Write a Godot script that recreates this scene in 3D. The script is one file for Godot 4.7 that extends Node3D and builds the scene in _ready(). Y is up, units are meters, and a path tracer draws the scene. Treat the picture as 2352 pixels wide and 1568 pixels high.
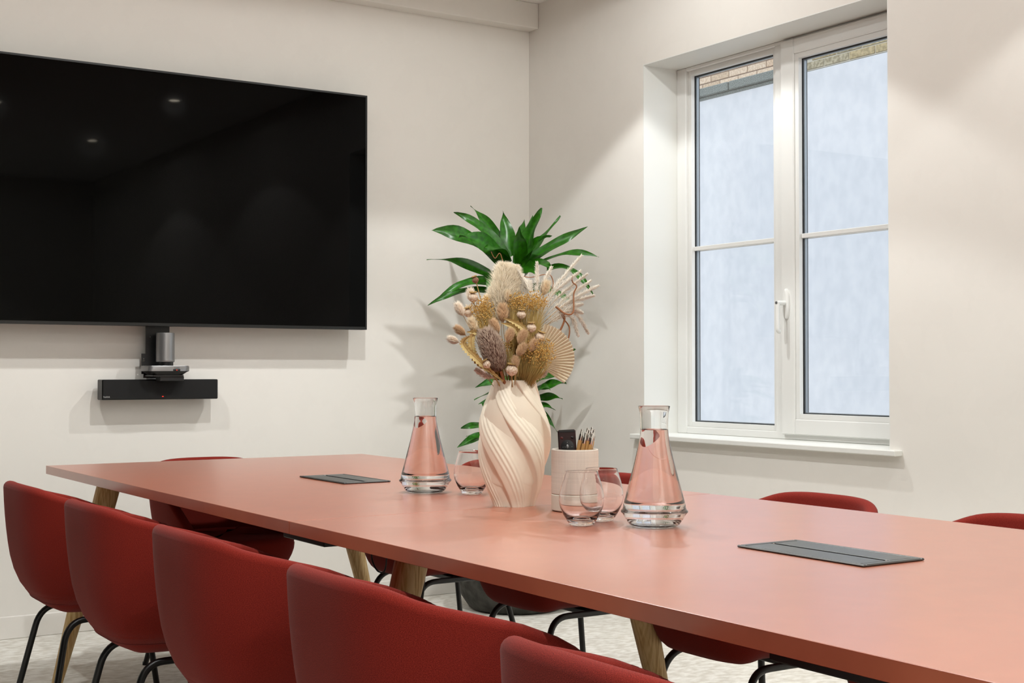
extends Node3D
# A meeting room with a terracotta table, red tub chairs, a wall display, a window onto a light well and a dried bouquet.

var M := {}
var used := {}
var rng := RandomNumberGenerator.new()

const WALL_X := 3.777      # window wall, inner face
const WALL_Z := -5.66      # display wall, inner face
const CEIL := 2.88
const TOP := 0.74          # table top

# ------------------------------------------------------------------ mesh buffer
class Buf:
	var v := PackedVector3Array()
	var i := PackedInt32Array()
	var c := PackedColorArray()
	var tint := Color.WHITE
	var xf := Transform3D.IDENTITY

	func pt(p: Vector3) -> int:
		v.append(xf * p)
		c.append(tint)
		return v.size() - 1

	func tri(a: int, b: int, d: int) -> void:
		i.append(a); i.append(b); i.append(d)

	func fix(first: int) -> void:
		if first >= i.size():
			return
		var m := Vector3.ZERO
		for k in range(first, i.size()):
			m += v[i[k]]
		m /= float(i.size() - first)
		var vol := 0.0
		for k in range(first, i.size(), 3):
			vol += (v[i[k]] - m).dot((v[i[k + 1]] - m).cross(v[i[k + 2]] - m))
		if vol > 0.0:
			for k in range(first, i.size(), 3):
				var s := i[k + 1]
				i[k + 1] = i[k + 2]
				i[k + 2] = s

	func face(pts: Array) -> void:
		var a := []
		for p in pts:
			a.append(pt(p))
		for k in range(1, a.size() - 1):
			tri(a[0], a[k], a[k + 1])

	func box(ce: Vector3, s: Vector3, b := 0.002) -> void:
		var first := i.size()
		var h := s * 0.5
		b = minf(b, minf(h.x, minf(h.y, h.z)) * 0.9)
		if b <= 0.0:
			b = 0.0
		var ax := [Vector3.RIGHT, Vector3.UP, Vector3.BACK]
		for k in 3:
			var u: Vector3 = ax[(k + 1) % 3]
			var w: Vector3 = ax[(k + 2) % 3]
			var hu: float = h[(k + 1) % 3] - b
			var hw: float = h[(k + 2) % 3] - b
			for sg in [-1.0, 1.0]:
				var o: Vector3 = ce + ax[k] * h[k] * sg
				var q := [o - u * hu - w * hw, o + u * hu - w * hw, o + u * hu + w * hw, o - u * hu + w * hw]
				if sg < 0.0:
					q.reverse()
				face(q)
		if b > 0.0:
			for k in 3:
				var k1 := (k + 1) % 3
				var k2 := (k + 2) % 3
				for s1 in [-1.0, 1.0]:
					for s2 in [-1.0, 1.0]:
						var o1: Vector3 = ce + ax[k1] * h[k1] * s1 + ax[k2] * (h[k2] - b) * s2
						var o2: Vector3 = ce + ax[k1] * (h[k1] - b) * s1 + ax[k2] * h[k2] * s2
						var l: Vector3 = ax[k] * (h[k] - b)
						var q2 := [o1 - l, o1 + l, o2 + l, o2 - l]
						if s1 * s2 < 0.0:
							q2.reverse()
						face(q2)
			for sx in [-1.0, 1.0]:
				for sy in [-1.0, 1.0]:
					for sz in [-1.0, 1.0]:
						var t := [ce + Vector3(sx * h.x, sy * (h.y - b), sz * (h.z - b)), ce + Vector3(sx * (h.x - b), sy * h.y, sz * (h.z - b)), ce + Vector3(sx * (h.x - b), sy * (h.y - b), sz * h.z)]
						if sx * sy * sz < 0.0:
							t.reverse()
						face(t)
		fix(first)

	func span(a: Vector3, d: Vector3, b := 0.0) -> void:
		box((a + d) * 0.5, (d - a).abs(), b)

	# rows of points; a row repeated in place makes a hard edge
	func rows(rs: Array, wrap: bool, cap := false, closed_rows := false) -> void:
		var first := i.size()
		var ids := []
		for r in rs:
			var a := PackedInt32Array()
			for p in r:
				a.append(pt(p))
			ids.append(a)
		var nr := ids.size()
		for k in (nr if closed_rows else nr - 1):
			var a: PackedInt32Array = ids[k]
			var d: PackedInt32Array = ids[(k + 1) % nr]
			var same := true
			for q in a.size():
				if not v[a[q]].is_equal_approx(v[d[q]]):
					same = false
					break
			if same:
				continue
			var n := a.size()
			for q in (n if wrap else n - 1):
				var q1 := (q + 1) % n
				if not v[a[q]].is_equal_approx(v[a[q1]]):
					tri(a[q], a[q1], d[q])
				if not v[d[q]].is_equal_approx(v[d[q1]]):
					tri(a[q1], d[q1], d[q])
		if cap:
			for e in [0, nr - 1]:
				var src: Array = rs[e]
				var m := Vector3.ZERO
				for p in src:
					m += p
				m /= float(src.size())
				var cc := pt(m)
				var idx := []
				for p in src:
					idx.append(pt(p))
				for q in idx.size():
					var q1: int = (q + 1) % idx.size()
					if e == 0:
						tri(cc, idx[q1], idx[q])
					else:
						tri(cc, idx[q], idx[q1])
		fix(first)

	func lathe(prof: Array, segs := 32, at := Vector3.ZERO, basis := Basis.IDENTITY, cap := false) -> void:
		var rs := []
		for p in prof:
			var r := []
			for q in segs:
				var a := TAU * q / segs
				r.append(at + basis * Vector3(cos(a) * p.x, p.y, sin(a) * p.x))
			rs.append(r)
		rows(rs, true, cap)

	func tube(path: Array, rad, segs := 8, cap := true) -> void:
		var n := path.size()
		var rs := []
		var t0: Vector3 = (path[1] - path[0]).normalized()
		var side := t0.cross(Vector3.UP)
		if side.length() < 0.05:
			side = t0.cross(Vector3.RIGHT)
		side = side.normalized()
		for k in n:
			var t: Vector3 = (path[mini(k + 1, n - 1)] - path[maxi(k - 1, 0)]).normalized()
			side = (side - t * side.dot(t)).normalized()
			var up := side.cross(t)
			var rr: float = rad if (rad is float) else rad[k]
			var r := []
			for q in segs:
				var a := TAU * q / segs
				r.append(path[k] + (side * cos(a) + up * sin(a)) * rr)
			rs.append(r)
		rows(rs, true, cap)

	# thin three-sided needle
	func needle(a: Vector3, d: Vector3, r: float) -> void:
		var t := (d - a).normalized()
		var s := t.cross(Vector3(0.31, 0.87, 0.38)).normalized()
		var u := s.cross(t)
		var p0 := pt(a + s * r)
		var p1 := pt(a - s * r * 0.5 + u * r * 0.87)
		var p2 := pt(a - s * r * 0.5 - u * r * 0.87)
		var e := pt(d)
		tri(p0, p1, e); tri(p1, p2, e); tri(p2, p0, e)

	func bud(p: Vector3, r: float) -> void:
		var first := i.size()
		var o := [pt(p + Vector3(r, 0, 0)), pt(p + Vector3(-r, 0, 0)), pt(p + Vector3(0, r * 1.2, 0)), pt(p + Vector3(0, -r * 1.2, 0)), pt(p + Vector3(0, 0, r)), pt(p + Vector3(0, 0, -r))]
		for x in [0, 1]:
			for y in [2, 3]:
				for z in [4, 5]:
					if (x + (y - 2) + (z - 4)) % 2 == 0:
						tri(o[x], o[y], o[z])
					else:
						tri(o[x], o[z], o[y])
		fix(first)

	func extrude(poly: PackedVector2Array, depth: float) -> void:
		# polygon in x, y; thickness along z, centred
		var first := i.size()
		var ix := Geometry2D.triangulate_polygon(poly)
		var f := []
		var b := []
		for p in poly:
			f.append(pt(Vector3(p.x, p.y, depth * 0.5)))
		for p in poly:
			b.append(pt(Vector3(p.x, p.y, -depth * 0.5)))
		var n := poly.size()
		var cw := Geometry2D.is_polygon_clockwise(poly)
		for k in range(0, ix.size(), 3):
			tri(f[ix[k]], f[ix[k + 1]], f[ix[k + 2]])
			tri(b[ix[k]], b[ix[k + 2]], b[ix[k + 1]])
		# make the caps agree with the sides: the sides are wound from the polygon's own order
		var a0: Vector2 = poly[ix[0]]
		var a1: Vector2 = poly[ix[1]]
		var a2: Vector2 = poly[ix[2]]
		var tri_ccw := (a1 - a0).cross(a2 - a0) > 0.0
		for k in n:
			var k1 := (k + 1) % n
			var p := [Vector3(poly[k].x, poly[k].y, depth * 0.5), Vector3(poly[k1].x, poly[k1].y, depth * 0.5), Vector3(poly[k1].x, poly[k1].y, -depth * 0.5), Vector3(poly[k].x, poly[k].y, -depth * 0.5)]
			if tri_ccw != (not cw):
				p.reverse()
			p.reverse()
			face(p)
		fix(first)

	func mesh(colored := false) -> ArrayMesh:
		var n := PackedVector3Array()
		n.resize(v.size())
		for k in range(0, i.size(), 3):
			var a := i[k]
			var b := i[k + 1]
			var d := i[k + 2]
			var f := (v[d] - v[a]).cross(v[b] - v[a])
			n[a] += f; n[b] += f; n[d] += f
		for k in n.size():
			n[k] = n[k].normalized() if n[k].length() > 1e-14 else Vector3.UP
		var arr := []
		arr.resize(Mesh.ARRAY_MAX)
		arr[Mesh.ARRAY_VERTEX] = v
		arr[Mesh.ARRAY_NORMAL] = n
		arr[Mesh.ARRAY_INDEX] = i
		if colored:
			arr[Mesh.ARRAY_COLOR] = c
		var m := ArrayMesh.new()
		m.add_surface_from_arrays(Mesh.PRIMITIVE_TRIANGLES, arr)
		return m

# ------------------------------------------------------------------ scene helpers
func numbered(n: String) -> String:
	var k: int = used.get(n, 0)
	used[n] = k + 1
	return n if k == 0 else "%s_%03d" % [n, k]

func tag(o: Node, label: String, category: String, group := "", kind := "") -> Node:
	if label: o.set_meta("label", label)
	if category: o.set_meta("category", category)
	if group: o.set_meta("group", group)
	if kind: o.set_meta("kind", kind)
	return o

func put(called: String, what, m: Material, parent: Node = null) -> MeshInstance3D:
	var o := MeshInstance3D.new()
	o.mesh = what.mesh() if what is Buf else what
	o.material_override = m
	o.cast_shadow = GeometryInstance3D.SHADOW_CASTING_SETTING_ON
	if parent == null:
		o.name = numbered(called)
		add_child(o)
	else:
		o.name = called
		parent.add_child(o, true)
	return o

func thing(called: String, label: String, category: String, at := Vector3.ZERO, turn := 0.0, group := "") -> Node3D:
	var o := Node3D.new()
	o.name = numbered(called)
	add_child(o)
	o.position = at
	o.rotation.y = turn
	tag(o, label, category, group)
	return o

func struct(called: String, what, m: Material) -> MeshInstance3D:
	var o := put(called, what, m)
	o.set_meta("kind", "structure")
	return o

func copy(src: Node3D, label: String, at: Vector3, turn: float) -> Node3D:
	var o: Node3D = src.duplicate()
	var base := String(src.name)
	o.name = numbered(base)
	add_child(o)
	o.position = at
	o.rotation.y = turn
	o.set_meta("label", label)
	return o

func mat(called: String, col: Color, rough := 0.6, metal := 0.0, spec := 0.5) -> StandardMaterial3D:
	var m := StandardMaterial3D.new()
	m.resource_name = called
	m.albedo_color = col
	m.roughness = rough
	m.metallic = metal
	m.metallic_specular = spec
	M[called] = m
	return m

func noise_tex(freq: float, c0: Color, c1: Color, size := 256, seed_ := 1, oct := 4, lo := 0.25, hi := 0.75) -> NoiseTexture2D:
	var n := FastNoiseLite.new()
	n.seed = seed_
	n.frequency = freq
	n.noise_type = FastNoiseLite.TYPE_SIMPLEX_SMOOTH
	n.fractal_octaves = oct
	var g := Gradient.new()
	g.offsets = PackedFloat32Array([lo, hi])
	g.colors = PackedColorArray([c0, c1])
	var t := NoiseTexture2D.new()
	t.width = size
	t.height = size
	t.seamless = true
	t.noise = n
	t.color_ramp = g
	return t

func tri_map(m: StandardMaterial3D, scale: Vector3, world := false) -> void:
	m.uv1_triplanar = true
	m.uv1_world_triplanar = world
	m.uv1_scale = scale

func curve(tab: Array, x: float) -> float:
	if x <= tab[0].x: return tab[0].y
	var n := tab.size()
	if x >= tab[n - 1].x: return tab[n - 1].y
	for k in n - 1:
		if x <= tab[k + 1].x:
			var w: float = (x - tab[k].x) / (tab[k + 1].x - tab[k].x)
			var s0: float = (tab[k + 1].y - tab[maxi(k - 1, 0)].y) / (tab[k + 1].x - tab[maxi(k - 1, 0)].x)
			var s1: float = (tab[mini(k + 2, n - 1)].y - tab[k].y) / (tab[mini(k + 2, n - 1)].x - tab[k].x)
			var h: float = tab[k + 1].x - tab[k].x
			var w2 := w * w
			var w3 := w2 * w
			return (2 * w3 - 3 * w2 + 1) * tab[k].y + (w3 - 2 * w2 + w) * h * s0 + (-2 * w3 + 3 * w2) * tab[k + 1].y + (w3 - w2) * h * s1
	return tab[n - 1].y

func bez(a: Vector3, b: Vector3, d: Vector3, n: int) -> Array:
	var r := []
	for k in n + 1:
		var t := float(k) / n
		r.append(a.lerp(b, t).lerp(b.lerp(d, t), t))
	return r

func spline(p: Array, per := 6) -> Array:
	var r := []
	for k in p.size() - 1:
		var p0: Vector3 = p[maxi(k - 1, 0)]
		var p3: Vector3 = p[mini(k + 2, p.size() - 1)]
		for q in per:
			r.append(p[k].cubic_interpolate(p[k + 1], p0, p3, float(q) / per))
	r.append(p[p.size() - 1])
	return r

# basis whose y axis points along d
func along(d: Vector3) -> Basis:
	var y := d.normalized()
	var x := y.cross(Vector3(0.13, 0.21, 0.97)).normalized()
	return Basis(x, y, x.cross(y))

# ------------------------------------------------------------------ the scene
func _ready() -> void:
	rng.seed = 7
	camera_and_light()
	materials()
	room()
	window()
	outside()
	table()
	chairs()
	display()
	plant()
	tabletop_things()
	bouquet()

func camera_and_light() -> void:
	var cam := Camera3D.new()
	cam.name = "camera"
	cam.fov = 28.06
	cam.near = 0.05
	cam.far = 100.0
	cam.position = Vector3(0, 1.07, 0)
	cam.rotation_degrees = Vector3(1.167, -33.0, 0)
	add_child(cam)
	cam.current = true
	var e := Environment.new()
	e.background_mode = Environment.BG_SKY
	var sky := Sky.new()
	var sm := ProceduralSkyMaterial.new()
	sm.sky_top_color = Color(0.90, 0.94, 0.985)
	sm.sky_horizon_color = Color(0.91, 0.945, 0.985)
	sm.ground_bottom_color = Color(0.45, 0.45, 0.44)
	sm.ground_horizon_color = Color(0.6, 0.6, 0.6)
	sm.sky_energy_multiplier = 1.42
	sm.ground_energy_multiplier = 1.0
	sky.sky_material = sm
	e.sky = sky
	e.tonemap_mode = Environment.TONE_MAPPER_LINEAR
	e.tonemap_exposure = 0.96
	e.sdfgi_enabled = true
	e.ssao_enabled = true
	e.ssil_enabled = true
	var we := WorldEnvironment.new()
	we.name = "environment"
	we.environment = e
	add_child(we)

func materials() -> void:
	var wall := mat("wall_paint", Color(0.915, 0.90, 0.872), 0.75, 0, 0.35)
	wall.albedo_texture = noise_tex(0.02, Color(0.995, 0.995, 0.995), Color.WHITE, 256, 3)
	tri_map(wall, Vector3.ONE * 0.8, true)
	mat("charcoal_panel", Color(0.16, 0.155, 0.15), 0.9, 0, 0.2)
	mat("white_paint", Color(0.90, 0.90, 0.88), 0.45, 0, 0.4)
	mat("ceiling_paint", Color(0.94, 0.93, 0.915), 0.85, 0, 0.2)
	mat("upvc", Color(0.90, 0.90, 0.885), 0.3)
	mat("gasket", Color(0.06, 0.07, 0.08), 0.5)
	mat("spacer", Color(0.55, 0.58, 0.60), 0.35, 0.6)
	var glass := mat("pane_glass", Color(1, 1, 1, 0.01), 0.01, 0, 0.3)
	glass.transparency = BaseMaterial3D.TRANSPARENCY_ALPHA
	var carpet := mat("carpet", Color(1, 1, 1), 0.95, 0, 0.1)
	carpet.albedo_texture = noise_tex(0.02, Color(0.86, 0.84, 0.80), Color(0.96, 0.95, 0.925), 512, 5, 6, 0.2, 0.8)
	carpet.detail_enabled = true
	carpet.detail_blend_mode = BaseMaterial3D.BLEND_MODE_MUL
	carpet.detail_albedo = noise_tex(0.35, Color(0.90, 0.90, 0.89), Color.WHITE, 512, 6, 3, 0.2, 0.8)
	tri_map(carpet, Vector3(1.6, 1, 2.6), true)
	carpet.uv2_triplanar = true
	carpet.uv2_world_triplanar = true
	carpet.uv2_scale = Vector3.ONE * 2.5
	carpet.detail_uv_layer = BaseMaterial3D.DETAIL_UV_2
	var top := mat("table_laminate", Color(1, 1, 1), 0.36, 0, 0.7)
	top.albedo_texture = noise_tex(0.03, Color(0.685, 0.385, 0.275), Color(0.705, 0.40, 0.29), 256, 8)
	top.clearcoat_enabled = true
	top.clearcoat = 0.85
	top.clearcoat_roughness = 0.28
	tri_map(top, Vector3.ONE * 1.5)
	mat("black_metal", Color(0.035, 0.037, 0.037), 0.38, 0.0, 0.5)
	mat("black_plastic", Color(0.02, 0.02, 0.02), 0.5)
	mat("module_metal", Color(0.36, 0.365, 0.36), 0.33, 0.75)
	mat("module_dark", Color(0.012, 0.012, 0.012), 0.7)
	var ash := mat("ash_wood", Color(1, 1, 1), 0.5, 0, 0.4)
	ash.albedo_texture = noise_tex(0.03, Color(0.73, 0.585, 0.37), Color(0.87, 0.76, 0.55), 256, 11, 4, 0.35, 0.62)
	tri_map(ash, Vector3(16, 1.1, 16))
	var red := mat("red_wool", Color(1, 1, 1), 0.9, 0, 0.2)
	red.albedo_texture = noise_tex(0.12, Color(0.37, 0.095, 0.07), Color(0.61, 0.20, 0.155), 512, 12, 3, 0.22, 0.8)
	red.rim_enabled = true
	red.rim = 0.12
	red.rim_tint = 0.6
	tri_map(red, Vector3.ONE * 10.0)
	mat("red_thread", Color(0.42, 0.10, 0.08), 0.9)
	mat("tv_frame", Color(0.06, 0.062, 0.058), 0.4, 0.2)
	var scr := mat("tv_screen", Color(0.002, 0.002, 0.002), 0.03, 0, 0.22)
	scr.clearcoat_enabled = false
	mat("silver_metal", Color(0.56, 0.56, 0.56), 0.38, 0.8)
	mat("grille_cloth", Color(0.008, 0.008, 0.007), 0.8)
	var led := mat("red_led", Color(0.3, 0.02, 0.01), 0.4)
	led.emission_enabled = true
	led.emission = Color(1.0, 0.18, 0.1)
	led.emission_energy_multiplier = 1.6
	mat("pale_print", Color(0.72, 0.72, 0.7), 0.6)
	var concrete := mat("concrete", Color(1, 1, 1), 0.8, 0, 0.3)
	concrete.albedo_texture = noise_tex(0.03, Color(0.20, 0.195, 0.18), Color(0.31, 0.305, 0.285), 256, 14, 5)
	tri_map(concrete, Vector3.ONE * 2.0)
	mat("soil", Color(0.10, 0.075, 0.055), 0.95)
	var leaf := mat("leaf_green", Color(1, 1, 1), 0.34, 0, 0.5)
	leaf.albedo_texture = noise_tex(0.03, Color(0.13, 0.36, 0.03), Color(0.21, 0.50, 0.06), 256, 15, 3)
	leaf.vertex_color_use_as_albedo = true
	leaf.backlight_enabled = true
	leaf.backlight = Color(0.12, 0.3, 0.05)
	tri_map(leaf, Vector3(5, 5, 5))
	var cane := mat("cane_bark", Color(1, 1, 1), 0.85)
	cane.albedo_texture = noise_tex(0.05, Color(0.30, 0.23, 0.16), Color(0.45, 0.36, 0.26), 128, 16)
	tri_map(cane, Vector3(6, 18, 6))
	var vase := mat("bisque_ceramic", Color(0.95, 0.91, 0.83), 0.45, 0, 0.5)
	vase.subsurf_scatter_enabled = false
	var g := mat("clear_glass", Color(1, 1, 1, 0.0), 0.0)
	g.refraction_enabled = true
	g.refraction_scale = 0.05
	g.transparency = BaseMaterial3D.TRANSPARENCY_ALPHA
	var w := mat("water", Color(1, 1, 1, 0.0), 0.0)
	w.refraction_enabled = true
	w.refraction_scale = 0.033
	w.transparency = BaseMaterial3D.TRANSPARENCY_ALPHA
	var thin := mat("thin_glass", Color(1, 1, 1, 0.0), 0.0)
	thin.transparency = BaseMaterial3D.TRANSPARENCY_ALPHA
	var canvas := mat("linen_cloth", Color(1, 1, 1), 0.9, 0, 0.2)
	canvas.albedo_texture = weave_tex()
	tri_map(canvas, Vector3.ONE * 14.0)
	mat("cream_leather", Color(0.86, 0.83, 0.77), 0.6)
	mat("remote_body", Color(0.20, 0.13, 0.13), 0.3, 0.5)
	mat("remote_dark", Color(0.03, 0.018, 0.018), 0.35)
	mat("remote_red", Color(0.28, 0.03, 0.03), 0.35)
	mat("kraft_card", Color(0.70, 0.52, 0.30), 0.8)
	mat("chrome", Color(0.80, 0.78, 0.76), 0.15, 1.0)
	# dried flowers
	mat("tail_cream", Color(0.88, 0.79, 0.66), 0.95, 0, 0.1)
	mat("tail_tan", Color(0.77, 0.63, 0.49), 0.95, 0, 0.1)
	mat("tail_pale", Color(0.92, 0.85, 0.77), 0.95, 0, 0.1)
	mat("straw", Color(0.68, 0.56, 0.37), 0.9, 0, 0.1)
	mat("plume_cream", Color(0.92, 0.86, 0.76), 0.95, 0, 0.1)
	mat("plume_white", Color(0.93, 0.89, 0.83), 0.95, 0, 0.1)
	mat("plume_pink", Color(0.92, 0.82, 0.76), 0.95, 0, 0.1)
	var pod := mat("poppy_pod", Color(1, 1, 1), 0.8, 0, 0.2)
	pod.albedo_texture = noise_tex(0.05, Color(0.72, 0.60, 0.48), Color(0.91, 0.86, 0.80), 128, 21, 4)
	tri_map(pod, Vector3.ONE * 30.0)
	mat("poppy_brown", Color(0.52, 0.38, 0.30), 0.85)
	mat("poppy_crown", Color(0.62, 0.50, 0.30), 0.85)
	mat("gold_buds", Color(0.80, 0.64, 0.36), 0.8, 0, 0.3)
	mat("gold_stalk", Color(0.70, 0.58, 0.33), 0.85)
	mat("palm_cream", Color(0.87, 0.81, 0.70), 0.8, 0, 0.2)
	var bank := mat("banksia_bristle", Color(1, 1, 1), 0.9, 0, 0.15)
	bank.vertex_color_use_as_albedo = true
	mat("banksia_core", Color(0.30, 0.19, 0.14), 0.95)
	mat("dry_leaf", Color(0.82, 0.73, 0.51), 0.8, 0, 0.2)
	mat("willow_bark", Color(0.58, 0.38, 0.24), 0.7)
	# outside
	var ren := mat("painted_render", Color(1, 1, 1), 0.85, 0, 0.2)
	ren.albedo_texture = noise_tex(0.025, Color(0.845, 0.852, 0.865), Color(0.875, 0.88, 0.89), 512, 25, 6)
	tri_map(ren, Vector3(0.5, 0.35, 0.5), true)
	var cop := mat("coping_stone", Color(1, 1, 1), 0.9, 0, 0.2)
	cop.albedo_texture = noise_tex(0.25, Color(0.40, 0.42, 0.40), Color(0.62, 0.64, 0.62), 256, 26, 3)
	tri_map(cop, Vector3.ONE * 1.5, true)
	for k in 3:
		var b := mat("buff_brick_%d" % k, Color(1, 1, 1), 0.9, 0, 0.2)
		b.albedo_texture = noise_tex(0.08, [Color(0.80, 0.69, 0.58), Color(0.84, 0.74, 0.63), Color(0.77, 0.67, 0.57)][k], [Color(0.90, 0.80, 0.70), Color(0.92, 0.84, 0.75), Color(0.86, 0.77, 0.66)][k], 128, 30 + k, 3)
		tri_map(b, Vector3.ONE * 3.0, true)
		var y := mat("stock_brick_%d" % k, Color(1, 1, 1), 0.9, 0, 0.2)
		y.albedo_texture = noise_tex(0.06, [Color(0.62, 0.56, 0.43), Color(0.68, 0.62, 0.49), Color(0.58, 0.54, 0.44)][k], [Color(0.76, 0.69, 0.54), Color(0.80, 0.75, 0.62), Color(0.74, 0.70, 0.60)][k], 128, 36 + k, 3)
		tri_map(y, Vector3.ONE * 3.0, true)
	mat("mortar", Color(0.60, 0.53, 0.48), 0.95)
	mat("pale_mortar", Color(0.80, 0.78, 0.72), 0.95)
	mat("lead_grey", Color(0.52, 0.54, 0.56), 0.6)
	mat("paving", Color(0.62, 0.61, 0.59), 0.9)
	var lens := mat("lamp_glow", Color(0.9, 0.88, 0.84), 0.6)
	lens.emission_enabled = true
	lens.emission = Color(1.0, 0.95, 0.86)
	lens.emission_energy_multiplier = 40.0

func weave_tex() -> ImageTexture:
	var im := Image.create(128, 128, false, Image.FORMAT_RGB8)
	var r := RandomNumberGenerator.new()
	r.seed = 4
	var hx := []
	var hy := []
	for k in 64:
		hx.append(r.randf_range(-0.035, 0.035))
		hy.append(r.randf_range(-0.035, 0.035))
	for y in 128:
		for x in 128:
			var over: bool = ((x / 2) + (y / 2)) % 2 == 0
			var b: float = 0.84 + (hx[x / 2] if over else hy[y / 2]) + (0.03 if over else -0.02) + r.randf_range(-0.012, 0.012)
			im.set_pixel(x, y, Color(b, b * 0.955, b * 0.895))
	return ImageTexture.create_from_image(im)

# ------------------------------------------------------------------ room shell
func room() -> void:
	var x0 := -1.5
	var z1 := 2.2
	var b := Buf.new()
	b.span(Vector3(x0 - 0.2, -0.2, WALL_Z - 0.2), Vector3(WALL_X + 0.1, 0, z1 + 0.2))
	struct("floor", b, M.carpet)
	b = Buf.new()
	b.span(Vector3(x0 - 0.2, CEIL, WALL_Z - 0.2), Vector3(WALL_X + 0.3, CEIL + 0.2, z1 + 0.2))
	struct("ceiling", b, M.ceiling_paint)
	b = Buf.new()
	b.span(Vector3(x0 - 0.2, 0, WALL_Z - 0.2), Vector3(WALL_X + 0.1, CEIL, WALL_Z))
	struct("wall_display", b, M.wall_paint)
	b = Buf.new()   # boxed-in beam along the top of the display wall
	b.span(Vector3(x0, 2.755, WALL_Z), Vector3(WALL_X, CEIL, WALL_Z + 0.085), 0.003)
	struct("trim_1", b, M.wall_paint)
	b = Buf.new()
	b.span(Vector3(x0 - 0.2, 0, WALL_Z), Vector3(x0, CEIL, z1 + 0.2))
	struct("wall_left", b, M.charcoal_panel)
	b = Buf.new()
	b.span(Vector3(x0, 0, z1), Vector3(WALL_X, CEIL, z1 + 0.2))
	struct("wall_back", b, M.wall_paint)
	# window wall with its opening
	b = Buf.new()
	var zl := -4.748
	var zr := -3.346
	var ya := 0.764
	var yb := 2.422
	b.span(Vector3(WALL_X, 0, WALL_Z), Vector3(WALL_X + 0.3, CEIL, zl))
	b.span(Vector3(WALL_X, 0, zr), Vector3(WALL_X + 0.3, CEIL, z1 + 0.2))
	b.span(Vector3(WALL_X, 0, zl), Vector3(WALL_X + 0.3, ya, zr))
	b.span(Vector3(WALL_X, yb, zl), Vector3(WALL_X + 0.3, CEIL, zr))
	struct("wall_window", b, M.wall_paint)
	b = Buf.new()   # skirting
	b.span(Vector3(x0, 0, WALL_Z), Vector3(WALL_X - 0.014, 0.09, WALL_Z + 0.014), 0.003)
	struct("baseboard_display", b, M.wall_paint)
	b = Buf.new()
	b.span(Vector3(WALL_X - 0.014, 0, WALL_Z + 0.014), Vector3(WALL_X, 0.09, z1), 0.003)
	struct("baseboard_window", b, M.wall_paint)
	# ceiling downlights
	var lamps := [
		[3.077, -4.15, "recessed ceiling downlight in front of the window", 0.92],
		[3.077, -2.12, "recessed ceiling downlight by the window wall right of the window", 0.48],
		[3.077, -0.20, "recessed ceiling downlight near the window wall, furthest from the display", 0.60],
		[0.80, -4.15, "recessed ceiling downlight over the left chairs nearest the display", 0.70],
		[0.80, -2.12, "recessed ceiling downlight over the middle of the left chair row", 1.25],
		[0.80, -0.20, "recessed ceiling downlight over the camera end of the left chair row", 0.80],
		[2.08, -1.42, "recessed ceiling downlight above the near half of the table", 0.35],
		[2.0, -3.75, "recessed ceiling downlight above the far half of the table", 1.20],
		[1.55, 1.55, "recessed ceiling downlight in the middle of the room behind the camera", 2.00],
		[0.25, 1.55, "recessed ceiling downlight behind the camera, towards the dark wall", 2.00]]
	for l in lamps:
		downlight(l[0], l[1], l[2], l[3])

func downlight(x: float, z: float, label: String, power: float) -> void:
	var t := thing("ceiling_downlight", label, "downlight", Vector3(x, CEIL, z), 0, "ceiling downlights")
	var b := Buf.new()
	b.lathe([Vector2(0.036, -0.001), Vector2(0.036, -0.006), Vector2(0.040, -0.008), Vector2(0.048, -0.006), Vector2(0.051, -0.001), Vector2(0.036, -0.001)], 32)
	put("trim_ring", b, M.white_paint, t)
	b = Buf.new()
	b.lathe([Vector2(0.0, -0.001), Vector2(0.035, -0.001), Vector2(0.035, -0.003), Vector2(0.0, -0.003)], 32)
	put("lamp_lens", b, M.lamp_glow, t)
	# the reflector's cone, and the wider spill of the frosted lens
	for q in [["lamp_beam", 1.5 * power, 56.5, 0.14], ["lens_spill", 0.40 * power, 88.0, 0.1]]:
		var s := SpotLight3D.new()
		s.name = q[0]
		s.light_color = Color(0.985, 0.995, 0.995)
		s.light_energy = q[1]
		s.light_size = 0.03
		s.spot_angle = q[2]
		s.spot_angle_attenuation = q[3]
		s.spot_range = 14.0
		s.spot_attenuation = 2.0
		s.shadow_enabled = true
		s.position = Vector3(0, -0.034, 0)
		s.rotation_degrees = Vector3(-90, 0, 0)
		t.add_child(s)

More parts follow.
